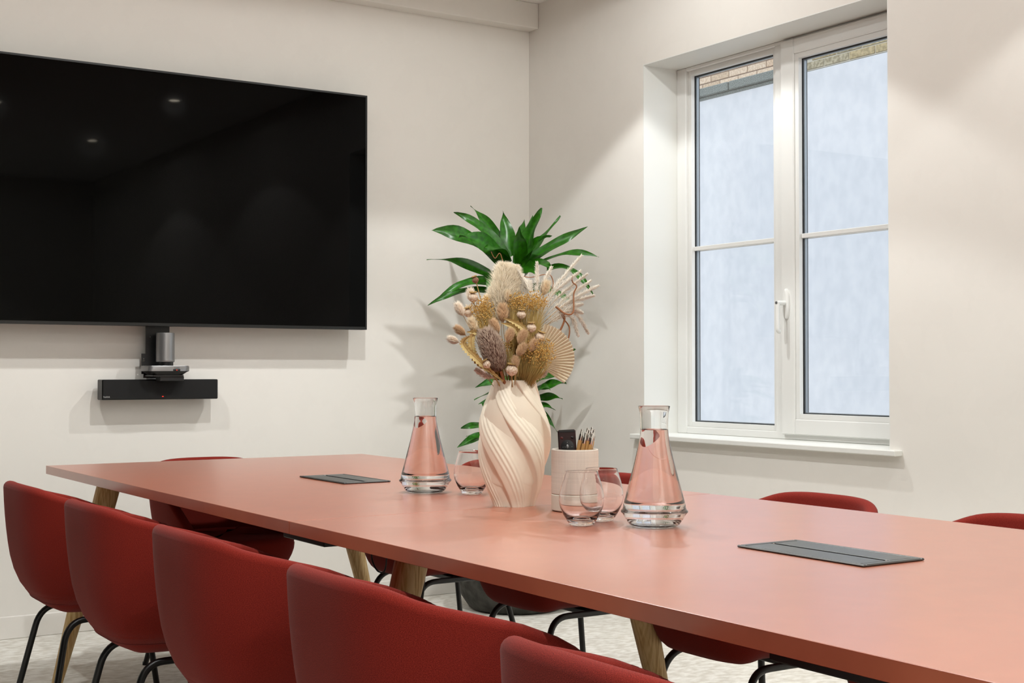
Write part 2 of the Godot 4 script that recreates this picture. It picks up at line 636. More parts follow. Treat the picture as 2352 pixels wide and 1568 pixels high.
# ------------------------------------------------------------------ window
func window() -> void:
	var zl := -4.748
	var zr := -3.346
	var yb := 2.422
	var fx := 3.967      # room face of the fixed frame
	var w := Node3D.new()
	w.name = "window_1"
	add_child(w)
	w.set_meta("kind", "structure")
	tag(w, "white framed two-light window with a side-hung right sash", "")
	var b := Buf.new()      # plaster reveals
	b.span(Vector3(WALL_X, 0.785, zl), Vector3(fx + 0.01, yb, zl + 0.004))
	b.span(Vector3(WALL_X, 0.785, zr - 0.004), Vector3(fx + 0.01, yb, zr))
	b.span(Vector3(WALL_X, yb - 0.004, zl + 0.004), Vector3(fx + 0.01, yb, zr - 0.004))
	put("reveal", b, M.white_paint, w)
	b = Buf.new()
	b.span(Vector3(3.737, 0.7641, -4.80), Vector3(4.02, 0.785, -3.292), 0.003)
	put("window_sill", b, M.white_paint, w)
	# outer frame: jambs, head, cill rail, mullion
	var d := fx + 0.07
	b = Buf.new()
	b.span(Vector3(fx, 0.785, zl + 0.004), Vector3(d, yb - 0.004, -4.682), 0.003)
	b.span(Vector3(fx, 0.785, -3.41), Vector3(d, yb - 0.004, zr - 0.004), 0.003)
	b.span(Vector3(fx + 0.0005, 2.402, -4.682), Vector3(d, yb - 0.004, -3.41), 0.003)
	b.span(Vector3(fx + 0.0005, 0.785, -4.682), Vector3(d, 0.816, -3.41), 0.003)
	b.span(Vector3(fx + 0.001, 0.812, -4.12), Vector3(d, 2.406, -4.03), 0.003)
	put("window_frame", b, M.upvc, w)
	# fixed light
	light_unit(w, fx + 0.014, -4.682, -4.12, 0.816, 2.402, 0.022, "fixed_bead")
	# opening sash
	var sx := fx - 0.018
	var s := Node3D.new()
	s.name = "sash"
	w.add_child(s)
	b = Buf.new()
	var z0 := -4.068
	var z1 := -3.372
	var y0 := 0.806
	var y1 := 2.408
	b.span(Vector3(sx, y0, z0), Vector3(sx + 0.062, y1, z0 + 0.075), 0.004)
	b.span(Vector3(sx, y0, z1 - 0.075), Vector3(sx + 0.062, y1, z1), 0.004)
	b.span(Vector3(sx + 0.0005, y1 - 0.062, z0 + 0.075), Vector3(sx + 0.062, y1 - 0.001, z1 - 0.075), 0.004)
	b.span(Vector3(sx + 0.0005, y0 + 0.001, z0 + 0.075), Vector3(sx + 0.062, y0 + 0.064, z1 - 0.075), 0.004)
	put("sash_frame", b, M.upvc, s)
	light_unit(s, sx + 0.008, z0 + 0.075, z1 - 0.075, y0 + 0.064, y1 - 0.062, 0.021, "glazing_bead")
	# handle: rose, neck, lever with a lock
	var hz := -4.034
	b = Buf.new()
	var rs := []
	for k in [[0.0, 0.0125], [0.009, 0.012], [0.0125, 0.0085], [0.0135, 0.003]]:
		var r := []
		for q in 32:
			var a := TAU * q / 32
			var pw: float = 0.062 - (0.0125 - k[1])
			r.append(Vector3(sx - k[0], 1.335 + sin(a) * pw, hz + cos(a) * k[1] * 1.5))
		rs.append(r)
	b.rows(rs, true, true)
	put("handle_rose", b, M.upvc, s)
	b = Buf.new()
	b.tube([Vector3(sx - 0.010, 1.338, hz), Vector3(sx - 0.030, 1.338, hz), Vector3(sx - 0.055, 1.338, hz)], 0.0095, 16)
	put("handle_neck", b, M.upvc, s)
	b = Buf.new()
	b.tube(spline([Vector3(sx - 0.050, 1.342, hz), Vector3(sx - 0.052, 1.325, hz), Vector3(sx - 0.052, 1.29, hz), Vector3(sx - 0.052, 1.25, hz), Vector3(sx - 0.050, 1.226, hz), Vector3(sx - 0.040, 1.222, hz)], 5), 0.0085, 14)
	put("handle_lever", b, M.upvc, s)
	b = Buf.new()
	b.tube([Vector3(sx - 0.054, 1.338, hz), Vector3(sx - 0.0605, 1.338, hz)], 0.006, 14)
	put("handle_lock", b, M.silver_metal, s)

# bead, gaskets, spacer, two panes and a horizontal bar
func light_unit(parent: Node3D, x: float, z0: float, z1: float, y0: float, y1: float, bw: float, called: String) -> void:
	var b := Buf.new()
	frame_of(b, x, x + 0.020, z0, z1, y0, y1, bw)
	put(called, b, M.upvc, parent)
	var a0 := z0 + bw
	var a1 := z1 - bw
	var c0 := y0 + bw
	var c1 := y1 - bw
	b = Buf.new()
	frame_of(b, x + 0.0195, x + 0.0225, a0 - 0.006, a1 + 0.006, c0 - 0.006, c1 + 0.006, 0.009)
	frame_of(b, x + 0.0445, x + 0.0475, a0 - 0.006, a1 + 0.006, c0 - 0.006, c1 + 0.006, 0.009)
	put("gasket", b, M.gasket, parent)
	b = Buf.new()
	frame_of(b, x + 0.0262, x + 0.0408, a0 - 0.006, a1 + 0.006, c0 - 0.006, c1 + 0.006, 0.012)
	put("spacer_bar", b, M.spacer, parent)
	for px in [x + 0.0225, x + 0.0405]:
		b = Buf.new()
		b.span(Vector3(px, c0 - 0.006, a0 - 0.006), Vector3(px + 0.004, c1 + 0.006, a1 + 0.006))
		put("pane", b, M.pane_glass, parent)
	for q in [[x + 0.012, x + 0.0224], [x + 0.0446, x + 0.055]]:
		b = Buf.new()
		b.span(Vector3(q[0], 1.597, a0), Vector3(q[1], 1.616, a1), 0.002)
		put("glazing_bar", b, M.upvc, parent)

func frame_of(b: Buf, x0: float, x1: float, z0: float, z1: float, y0: float, y1: float, w: float) -> void:
	b.span(Vector3(x0, y0, z0), Vector3(x1, y1, z0 + w), 0.001)
	b.span(Vector3(x0, y0, z1 - w), Vector3(x1, y1, z1), 0.001)
	b.span(Vector3(x0, y0, z0 + w), Vector3(x1, y0 + w, z1 - w), 0.001)
	b.span(Vector3(x0, y1 - w, z0 + w), Vector3(x1, y1, z1 - w), 0.001)

# ------------------------------------------------------------------ light well outside
func outside() -> void:
	var b := Buf.new()
	b.span(Vector3(WALL_X + 0.1, -0.3, -24), Vector3(16, -0.05, 8))
	struct("ground", b, M.paving)
	# brick skin of the window wall, seen as the outer left reveal
	var sk := thing("brick_return", "white-lit brick return at the outer left edge of the window", "brickwork", Vector3(4.08, 0, -4.925))
	b = Buf.new()
	b.span(Vector3(0.0, -0.05, -0.5), Vector3(0.155, 4.4, -0.006))
	put("mortar_bed", b, M.pale_mortar, sk)
	for k in 36:
		b = Buf.new()
		b.span(Vector3(0.0, 0.70 + k * 0.075, -0.11), Vector3(0.16, 0.765 + k * 0.075, 0.0), 0.003)
		put("brick", b, M["buff_brick_%d" % (k % 3)], sk)
	# rendered wall
	var rw := thing("rendered_wall", "white painted courtyard wall outside the window", "wall", Vector3(8.7, 0, 0))
	b = Buf.new()
	b.span(Vector3(0, -0.05, -20), Vector3(0.3, 3.685, -2))
	put("render_face", b, M.painted_render, rw)
	# coping on its left half
	for k in 5:
		b = Buf.new()
		b.span(Vector3(-0.035, 3.692, -9.62 - (k + 1) * 0.9), Vector3(0.36, 3.775, -9.628 - k * 0.9), 0.008)
		put("coping_stone", b, M.coping_stone, rw)
	b = Buf.new()
	b.span(Vector3(-0.035, 3.692, -9.612), Vector3(0.36, 3.775, -8.83), 0.008)
	put("coping_stone", b, M.coping_stone, rw)
	b = Buf.new()
	b.span(Vector3(-0.006, 3.66, -14.2), Vector3(0.31, 3.692, -8.83), 0.003)
	put("coping_bed", b, M.coping_stone, rw)
	# brick house set back on the left, and stock bricks above the render on the right
	brick_wall("brick_house", "buff brick house wall rising behind the stone coping", Vector3(10.0, 3.4, -15.0), 22, 26, "buff_brick", M.mortar, 8.0)
	brick_wall("stock_brick_wall", "weathered yellow brick courses above the white courtyard wall", Vector3(8.7, 3.692, -8.72), 5, 8, "stock_brick", M.pale_mortar, 6.0)
	b = Buf.new()
	b.tube(spline([Vector3(8.72, 3.60, -8.80), Vector3(8.69, 3.72, -8.80), Vector3(8.63, 3.80, -8.79), Vector3(8.61, 3.95, -8.78), Vector3(8.61, 5.2, -8.78)], 6), 0.05, 14)
	tag(put("downpipe", b, M.lead_grey), "grey curved downpipe at the left end of the yellow brick courses", "pipe")

func brick_wall(called: String, label: String, at: Vector3, courses: int, count: int, m: String, mortar: Material, high: float) -> void:
	var t := thing(called, label, "brickwork", at)
	var lz := 0.29
	var b := Buf.new()
	b.span(Vector3(0.008, 0, 0), Vector3(0.3, high - at.y, count * lz))
	b.span(Vector3(0.0, courses * 0.075, 0), Vector3(0.3, high - at.y, count * lz))
	put("mortar_bed", b, mortar, t)
	var made := []
	for k in 3:
		b = Buf.new()
		b.box(Vector3(0.04, 0.0325, 0.14), Vector3(0.08, 0.065, 0.28), 0.004)
		made.append(b.mesh())
	for r in courses:
		for k in count:
			if called == "brick_house" and (r < 4 or k < 6):
				continue
			var o := put("brick", made[0], M["%s_%d" % [m, rng.randi() % 3]], t)
			o.position = Vector3(rng.randf_range(-0.002, 0.001), r * 0.075 + 0.01, k * lz + (0.145 if r % 2 else 0.0) + 0.005)

# ------------------------------------------------------------------ table
func table() -> void:
	var t := thing("meeting_table", "long terracotta laminate meeting table on splayed ash legs", "table", Vector3(1.8175, 0, -2.76))
	var hw := 0.6025
	for s in [[-2.045, -0.0015], [0.0015, 2.045]]:
		var b := Buf.new()
		b.span(Vector3(-hw, TOP - 0.028, s[0]), Vector3(hw, TOP, s[1]), 0.0007)
		put("tabletop", b, M.table_laminate, t)
	var spots := [[-0.42, -1.9], [0.42, -1.9], [-0.29, 0.02], [0.29, 0.02], [-0.42, 1.9], [0.42, 1.9]]
	for s in spots:
		var out: float = signf(s[0])
		var p0 := Vector3(s[0], TOP - 0.03, s[1])
		var p1 := Vector3(s[0] + out * 0.185, 0.0, s[1])
		var path := []
		var rad := []
		for k in 9:
			var q := k / 8.0
			path.append(p0.lerp(p1, q))
			rad.append(lerpf(0.040, 0.0165, pow(q, 1.5)))
		var b := Buf.new()
		b.tube(path, rad, 20)
		put("leg", b, M.ash_wood, t)
		b = Buf.new()
		b.span(Vector3(s[0] - out * 0.03, 0.655, s[1] + 0.018), Vector3(s[0] - out * 0.16, TOP - 0.0285, s[1] + 0.062), 0.006)
		put("leg_bracket", b, M.black_metal, t)
	var f := Buf.new()
	for z in [-1.86, 0.06, 1.86]:
		f.span(Vector3(-0.30, 0.68, z - 0.02), Vector3(0.30, TOP - 0.0285, z + 0.02), 0.002)
	for x in [-0.16, 0.16]:
		f.span(Vector3(x - 0.02, 0.682, -1.84), Vector3(x + 0.02, TOP - 0.0285, 1.84), 0.002)
	put("underframe", f, M.black_metal, t)
	# flush power modules with their trays and cables
	for q in [[-3.71, "flush black power module in the far half of the table"], [-1.75, "flush black power module in the near half of the table"]]:
		power_module(q[0], q[1])

func power_module(z: float, label: String) -> void:
	var t := thing("power_module", label, "power module", Vector3(1.81, TOP, z), 0, "table power modules")
	var hx := 0.076
	var hz := 0.155
	var b := Buf.new()
	b.span(Vector3(-hx, 0.0004, -hz), Vector3(-hx + 0.008, 0.0045, hz), 0.0018)
	b.span(Vector3(hx - 0.008, 0.0004, -hz), Vector3(hx, 0.0045, hz), 0.0018)
	b.span(Vector3(-hx + 0.008, 0.0004, -hz), Vector3(hx - 0.008, 0.0045, -hz + 0.014), 0.0018)
	b.span(Vector3(-hx + 0.008, 0.0004, hz - 0.014), Vector3(hx - 0.008, 0.0045, hz), 0.0018)
	put("bezel", b, M.module_metal, t)
	b = Buf.new()
	b.span(Vector3(-hx + 0.008, 0.0003, -hz + 0.014), Vector3(hx - 0.008, 0.0012, hz - 0.014))
	put("well", b, M.module_dark, t)
	for s in [-1.0, 1.0]:
		b = Buf.new()
		b.span(Vector3(s * 0.006, 0.0014, -hz + 0.0155), Vector3(s * (hx - 0.0095), 0.0042, hz - 0.0155), 0.0008)
		put("flap", b, M.module_metal, t)
	b = Buf.new()
	for k in 2:
		b.box(Vector3(0.0, 0.003, (k * 2 - 1) * (hz - 0.019)), Vector3(0.004, 0.003, 0.004), 0.001)
	put("hinge_pin", b, M.chrome, t)
	b = Buf.new()
	b.span(Vector3(-0.24, -0.145, 0.10), Vector3(0.02, -0.0295, 0.37), 0.003)
	put("cable_tray", b, M.black_metal, t)
	b = Buf.new()
	b.tube(spline([Vector3(-0.1, -0.14, 0.375), Vector3(-0.1, -0.19, 0.38), Vector3(-0.1, -0.215, 0.42), Vector3(-0.1, -0.19, 0.46), Vector3(-0.1, -0.03, 0.465)], 8), 0.0022, 8)
	put("cable_loop", b, M.black_plastic, t)
	for k in 3:
		b = Buf.new()
		b.tube(spline([Vector3(-0.08 + k * 0.01, -0.03, 0.52 + k * 0.04), Vector3(-0.08, -0.22, 0.57 + k * 0.028), Vector3(-0.07 - k * 0.02, -0.42, 0.61 + k * 0.012), Vector3(-0.06, -0.62, 0.60), Vector3(-0.03, -0.739, 0.58)], 8), [0.0055, 0.003, 0.005][k], 8)
		put("cable", b, M.black_plastic, t)

# ------------------------------------------------------------------ chairs
const CA := 0.252     # half width
const CB := 0.28      # half depth

func plan(th: float, inset: float) -> Vector3:
	var e := 0.66
	var s := sin(th)
	var c := cos(th)
	var p := Vector3(signf(s) * pow(absf(s), e) * CA, 0, -signf(c) * pow(absf(c), e) * CB)
	var q := th + 0.02
	var r := th - 0.02
	var t := Vector3(signf(sin(q)) * pow(absf(sin(q)), e) * CA, 0, -signf(cos(q)) * pow(absf(cos(q)), e) * CB) - Vector3(signf(sin(r)) * pow(absf(sin(r)), e) * CA, 0, -signf(cos(r)) * pow(absf(cos(r)), e) * CB)
	var n := Vector3(t.z, 0, -t.x).normalized()
	if n.dot(p) < 0.0:
		n = -n
	return p - n * inset

var inset_tab := [Vector2(0.366, 0.16), Vector2(0.372, 0.125), Vector2(0.385, 0.098), Vector2(0.40, 0.079), Vector2(0.44, 0.05), Vector2(0.49, 0.029), Vector2(0.55, 0.016), Vector2(0.65, 0.005), Vector2(0.745, 0.0)]
var rim_tab := [Vector2(0.0, 0.742), Vector2(0.03, 0.734), Vector2(0.08, 0.715), Vector2(0.17, 0.692), Vector2(0.27, 0.664), Vector2(0.37, 0.618), Vector2(0.45, 0.55), Vector2(0.505, 0.478), Vector2(0.53, 0.455)]

func make_chair() -> Node3D:
	var t := thing("tub_chair", "", "chair", Vector3.ZERO, 0, "red upholstered tub chairs around the table")
	var b := Buf.new()
	var loops := []
	var n := 64
	var thm := deg_to_rad(158.0)
	for k in n + 1:
		var th := lerpf(-thm, thm, float(k) / n)
		var f: float = plan(th, 0.0).z + CB
		var yt := curve(rim_tab, f)
		var yb := 0.402
		var thick := 0.036 * clampf((yt - 0.44) / 0.08, 0.25, 1.0)
		var lp := []
		for q in 9:
			var y := lerpf(yb, yt - thick * 0.5, q / 8.0)
			lp.append(plan(th, curve(inset_tab, y)) + Vector3(0, y, 0))
		for q in range(1, 8):
			var a := PI * q / 8.0
			var yy := yt - thick * 0.5
			lp.append(plan(th, curve(inset_tab, yy) + thick * 0.5 * (1.0 - cos(a))) + Vector3(0, yy + thick * 0.5 * sin(a), 0))
		for q in 7:
			var y := lerpf(yt - thick * 0.5, 0.43, q / 6.0)
			lp.append(plan(th, curve(inset_tab, y) + thick + 0.012 * sin(PI * q / 6.0)) + Vector3(0, y, 0))
		loops.append(lp)
	b.rows(loops, true, true)
	put("backrest", b, M.red_wool, t)
	# seat pan and cushion
	b = Buf.new()
	var rs := []
	for k in [[0.3655, 0.262], [0.366, 0.17], [0.3715, 0.127], [0.385, 0.099], [0.40, 0.081], [0.42, 0.064], [0.44, 0.053], [0.458, 0.05], [0.472, 0.056], [0.481, 0.075], [0.485, 0.11], [0.486, 0.2], [0.486, 0.262]]:
		var r := []
		for q in 64:
			var th: float = TAU * q / 64
			var nose := smoothstep(0.2, 0.9, -cos(th))
			var p := plan(th, minf(k[1], 0.2) * lerpf(1.0, 0.55, nose))
			if k[1] > 0.25:
				p *= 0.02
			r.append(p + Vector3(0, k[0], 0))
		rs.append(r)
	b.rows(rs, true, true)
	put("seat", b, M.red_wool, t)
	# piping along the pan and stitching along the rim
	b = Buf.new()
	var path := []
	for k in 65:
		var th := lerpf(-2.6, 2.6, k / 64.0)
		path.append(plan(th, 0.0785) + Vector3(0, 0.4015, 0))
	b.tube(path, 0.0022, 6)
	put("piping", b, M.red_thread, t)
	b = Buf.new()
	for k in 150:
		var th := lerpf(-2.0, 2.0, k / 150.0)
		var th2 := th + 0.013
		var p := []
		for a in [th, th2]:
			var f: float = plan(a, 0.0).z + CB
			var yt := curve(rim_tab, f)
			var thick := 0.036 * clampf((yt - 0.44) / 0.08, 0.25, 1.0)
			p.append(plan(a, curve(inset_tab, yt - 0.02) + thick * 0.62) + Vector3(0, yt - 0.0014, 0))
		b.tube(p, 0.0007, 4)
	put("stitching", b, M.red_thread, t).set_meta("kind", "stuff")
	# legs
	for sx in [-1.0, 1.0]:
		for sz in [-1.0, 1.0]:
			b = Buf.new()
			var zz: float = 0.165 if sz > 0 else -0.15
			var xx: float = sx * 0.15
			var foot := Vector3(sx * 0.215, 0.004, zz + sz * 0.075)
			var knee := Vector3(xx, 0.3545, zz)
			var p := [Vector3(xx, 0.3545, 0.0), Vector3(xx, 0.3545, zz * 0.35), Vector3(xx, 0.3545, zz * 0.6)]
			p.append_array(bez(Vector3(xx, 0.3545, zz * 0.64), knee, knee.lerp(foot, 0.17), 8))
			p.append(knee.lerp(foot, 0.5))
			p.append(foot)
			b.tube(p, 0.0095, 12)
			var lg := put("leg", b, M.black_metal, t)
			b = Buf.new()
			b.lathe([Vector2(0.0, 0.0), Vector2(0.011, 0.0), Vector2(0.011, 0.012), Vector2(0.0, 0.012)], 12, Vector3(foot.x, 0.0, foot.z))
			put("glide", b, M.black_plastic, lg)
	b = Buf.new()
	b.span(Vector3(-0.15, 0.348, -0.04), Vector3(0.15, 0.3652, 0.04), 0.003)
	put("seat_plate", b, M.black_metal, t)
	return t

func chairs() -> void:
	var c := make_chair()
	var q := PI / 2
	var list := [
		[1.215, -4.11, q, "red tub chair at the left edge of the picture, nearest the display"],
		[1.215, -3.44, q, "red tub chair on the left side, second from the display"],
		[1.215, -2.745, q, "red tub chair in the middle of the left side of the table"],
		[1.215, -2.035, q, "red tub chair on the left side, second from the camera"],
		[1.18, -1.295, q, "red tub chair closest to the camera, only its back top showing"],
		[2.41, -4.17, -q, "red tub chair on the window side, mostly hidden behind the twisted vase"],
		[2.41, -3.40, -q, "red tub chair on the window side, seen behind the right carafe"],
		[2.41, -2.57, -q, "red tub chair with its back arching above the table below the window"],
		[2.41, -1.92, -q, "red tub chair at the right edge of the picture on the window side"],
		[1.81, -4.67, 0.0, "red tub chair at the head of the table below the display"]]
	for k in list.size():
		var l: Array = list[k]
		if k == 0:
			c.position = Vector3(l[0], 0, l[1])
			c.rotation.y = l[2]
			c.set_meta("label", l[3])
		else:
			copy(c, l[3], Vector3(l[0], 0, l[1]), l[2])

# ------------------------------------------------------------------ display and sound bar
func display() -> void:
	var xl := 0.92
	var xr := 2.80
	var yb := 1.248
	var yt := 2.305
	var z := -5.51
	var t := thing("wall_display_screen", "large black wall-mounted display, switched off", "television", Vector3(0, 0, 0))
	var b := Buf.new()
	b.span(Vector3(xl, yb, z - 0.055), Vector3(xl + 0.009, yt, z), 0.001)
	b.span(Vector3(xr - 0.009, yb, z - 0.055), Vector3(xr, yt, z), 0.001)
	b.span(Vector3(xl + 0.009, yt - 0.009, z - 0.055), Vector3(xr - 0.009, yt, z), 0.001)
	b.span(Vector3(xl + 0.009, yb, z - 0.055), Vector3(xr - 0.009, yb + 0.013, z), 0.001)
	put("bezel", b, M.tv_frame, t)
	b = Buf.new()
	b.span(Vector3(xl + 0.009, yb + 0.013, z - 0.05), Vector3(xr - 0.009, yt - 0.009, z - 0.003))
	put("screen", b, M.tv_screen, t)
	b = Buf.new()
	b.span(Vector3(xl + 0.25, yb + 0.2, z - 0.1), Vector3(xr - 0.25, yt - 0.25, z - 0.055), 0.01)
	put("rear_housing", b, M.tv_frame, t)
	b = Buf.new()
	b.span(Vector3(1.55, 1.45, WALL_Z), Vector3(2.2, 2.1, z - 0.1), 0.003)
	put("wall_mount", b, M.black_metal, t)
	# bracket hanging below the display
	var k := thing("hanging_bracket", "black steel bracket hanging below the display", "bracket", Vector3(1.868, 0, -5.60))
	var cs := CSGCombiner3D.new()
	cs.name = "slotted_plate"
	cs.material_override = M.black_metal
	var c1 := CSGBox3D.new()
	c1.size = Vector3(0.101, 0.30, 0.004)
	c1.position = Vector3(0, 1.20, 0)
	cs.add_child(c1)
	var c2 := CSGBox3D.new()
	c2.size = Vector3(0.135, 0.085, 0.004)
	c2.position = Vector3(0.0, 1.093, 0)
	cs.add_child(c2)
	for s in [-1.0, 1.0]:
		for h in [[0.0045, 1.105], [0.0025, 1.114]]:
			var hole := CSGCylinder3D.new()
			hole.operation = CSGShape3D.OPERATION_SUBTRACTION
			hole.radius = h[0]
			hole.height = 0.02
			hole.sides = 14
			hole.rotation_degrees = Vector3(90, 0, 0)
			hole.position = Vector3(s * 0.058, h[1], 0)
			cs.add_child(hole)
	var hole2 := CSGCylinder3D.new()
	hole2.operation = CSGShape3D.OPERATION_SUBTRACTION
	hole2.radius = 0.0024
	hole2.height = 0.02
	hole2.rotation_degrees = Vector3(90, 0, 0)
	hole2.position = Vector3(-0.031, 1.205, 0)
	cs.add_child(hole2)
	k.add_child(cs)
	b = Buf.new()
	b.span(Vector3(-0.06, 1.034, 0.0), Vector3(0.06, 1.052, 0.005), 0.001)
	b.span(Vector3(-0.055, 1.040, 0.003), Vector3(0.075, 1.047, 0.11), 0.001)
	put("shelf", b, M.black_metal, k)
	b = Buf.new()
	b.span(Vector3(-0.024, 1.022, 0.05), Vector3(0.079, 1.041, 0.104), 0.002)
	put("shelf_lip", b, M.black_plastic, k)
	# camera on the shelf
	var cm := thing("conference_camera", "silver cylindrical conference camera on the bracket shelf", "camera", Vector3(1.878, 1.047, -5.53))
	b = Buf.new()
	var oct := PackedVector2Array()
	for p in [Vector2(-0.092, -0.035), Vector2(-0.06, -0.06), Vector2(0.06, -0.06), Vector2(0.092, -0.035), Vector2(0.092, 0.03), Vector2(0.065, 0.055), Vector2(-0.065, 0.055), Vector2(-0.092, 0.03)]:
		oct.append(p)
	var rs := []
	for h in [[0.0, 0.72], [0.012, 0.9], [0.016, 1.0], [0.016, 1.0], [0.034, 1.0], [0.038, 0.97]]:
		var r := []
		for p in oct:
			r.append(Vector3(p.x * h[1], h[0], p.y * h[1]))
		rs.append(r)
	b.rows(rs.slice(2), true, true)
	put("base_housing", b, M.silver_metal, cm)
	b = Buf.new()
	b.rows(rs.slice(0, 3), true, true)
	put("base_underside", b, M.black_plastic, cm)
	b = Buf.new()
	b.box(Vector3(0.03, 0.02, 0.0555), Vector3(0.03, 0.008, 0.002), 0.0006)
	put("sensor_window", b, M.black_plastic, cm)
	b = Buf.new()
	b.box(Vector3(0.03, 0.02, 0.057), Vector3(0.004, 0.0025, 0.001), 0.0003)
	put("status_led", b, M.red_led, cm)
	writing(cm, "Yealink", 0.0055, Vector3(0.030, 0.0285, 0.0553), M.black_plastic)
	b = Buf.new()
	b.tube([Vector3(0.0, 0.036, 0.0), Vector3(0.0, 0.054, 0.0)], 0.024, 20)
	put("neck", b, M.black_plastic, cm)
	b = Buf.new()
	b.lathe([Vector2(0.0, 0.053), Vector2(0.036, 0.053), Vector2(0.038, 0.055), Vector2(0.0383, 0.063), Vector2(0.0375, 0.0635), Vector2(0.038, 0.065), Vector2(0.037, 0.172), Vector2(0.0355, 0.1745), Vector2(0.0, 0.1745)], 40)
	put("camera_body", b, M.silver_metal, cm)
	# sound bar
	var sb := thing("sound_bar", "black sound bar below the display with a small red light", "sound bar", Vector3(1.872, 0.945, -5.592))
	b = Buf.new()
	b.span(Vector3(-0.246, 0, -0.033), Vector3(0.246, 0.083, 0.033), 0.003)
	put("cabinet", b, M.tv_frame, sb)
	b = Buf.new()
	b.span(Vector3(-0.2435, 0.002, 0.032), Vector3(0.2435, 0.0805, 0.037), 0.002)
	put("grille", b, M.grille_cloth, sb)
	b = Buf.new()
	b.box(Vector3(0.005, 0.0125, 0.0372), Vector3(0.007, 0.003, 0.001), 0.0004)
	put("status_led", b, M.red_led, sb)
	writing(sb, "Yealink", 0.0065, Vector3(-0.229, 0.0125, 0.0371), M.pale_print)
	b = Buf.new()
	b.span(Vector3(-0.03, 0.0, WALL_Z + 5.592), Vector3(0.03, 0.08, -0.0325), 0.002)
	put("wall_spacer", b, M.black_metal, sb)

func writing(parent: Node3D, text: String, high: float, at: Vector3, m: Material) -> void:
	var tm := TextMesh.new()
	var f := SystemFont.new()
	f.font_names = PackedStringArray(["Droid Sans"])
	tm.font = f
	tm.font_size = 32
	tm.pixel_size = high / 24.0
	tm.depth = 0.0003
	tm.text = text
	var o := put("lettering", tm, m, parent)
	o.position = at

# ------------------------------------------------------------------ plant
func leaf_blade(base: Vector3, ctrl: Vector3, tip: Vector3, width: float, facing: Vector3, roll: float) -> ArrayMesh:
	var b := Buf.new()
	var n := 14
	var path := bez(base, ctrl, tip, n)
	var rs := []
	var ph := rng.randf() * TAU
	for k in n + 1:
		var t := float(k) / n
		var d: Vector3 = (path[mini(k + 1, n)] - path[maxi(k - 1, 0)]).normalized()
		var s := d.cross(facing).normalized().rotated(d, roll + 0.35 * sin(t * 5.0 + ph))
		var nn := s.cross(d).normalized()
		var w := width * 0.5 * (0.30 + 0.70 * sin(PI * clampf(t * 0.98 + 0.12, 0, 1))) * (1.0 if t < 0.5 else sqrt(maxf(0.0, 1.0 - pow((t - 0.5) / 0.5, 2.2))))
		w = maxf(w, 0.0006)
		var wave := 0.10 * width * sin(t * 9.0 + ph)
		var r := []
		for q in [-1.0, -0.62, -0.3, 0.0, 0.3, 0.62, 1.0]:
			var a: float = absf(q)
			r.append(path[k] + s * w * q + nn * (w * 0.30 * a + wave * a * a * signf(q)))
		rs.append(r)
		b.tint = Color.WHITE
	b.rows(rs, false)
	# paler midrib and paler lines beside it
	for k in b.c.size():
		b.c[k] = [Color(0.62, 0.62, 0.62), Color(0.78, 0.8, 0.75), Color(0.7, 0.72, 0.68), Color(1.0, 1.0, 0.95), Color(0.7, 0.72, 0.68), Color(0.78, 0.8, 0.75), Color(0.62, 0.62, 0.62)][k % 7]
	return b.mesh(true)

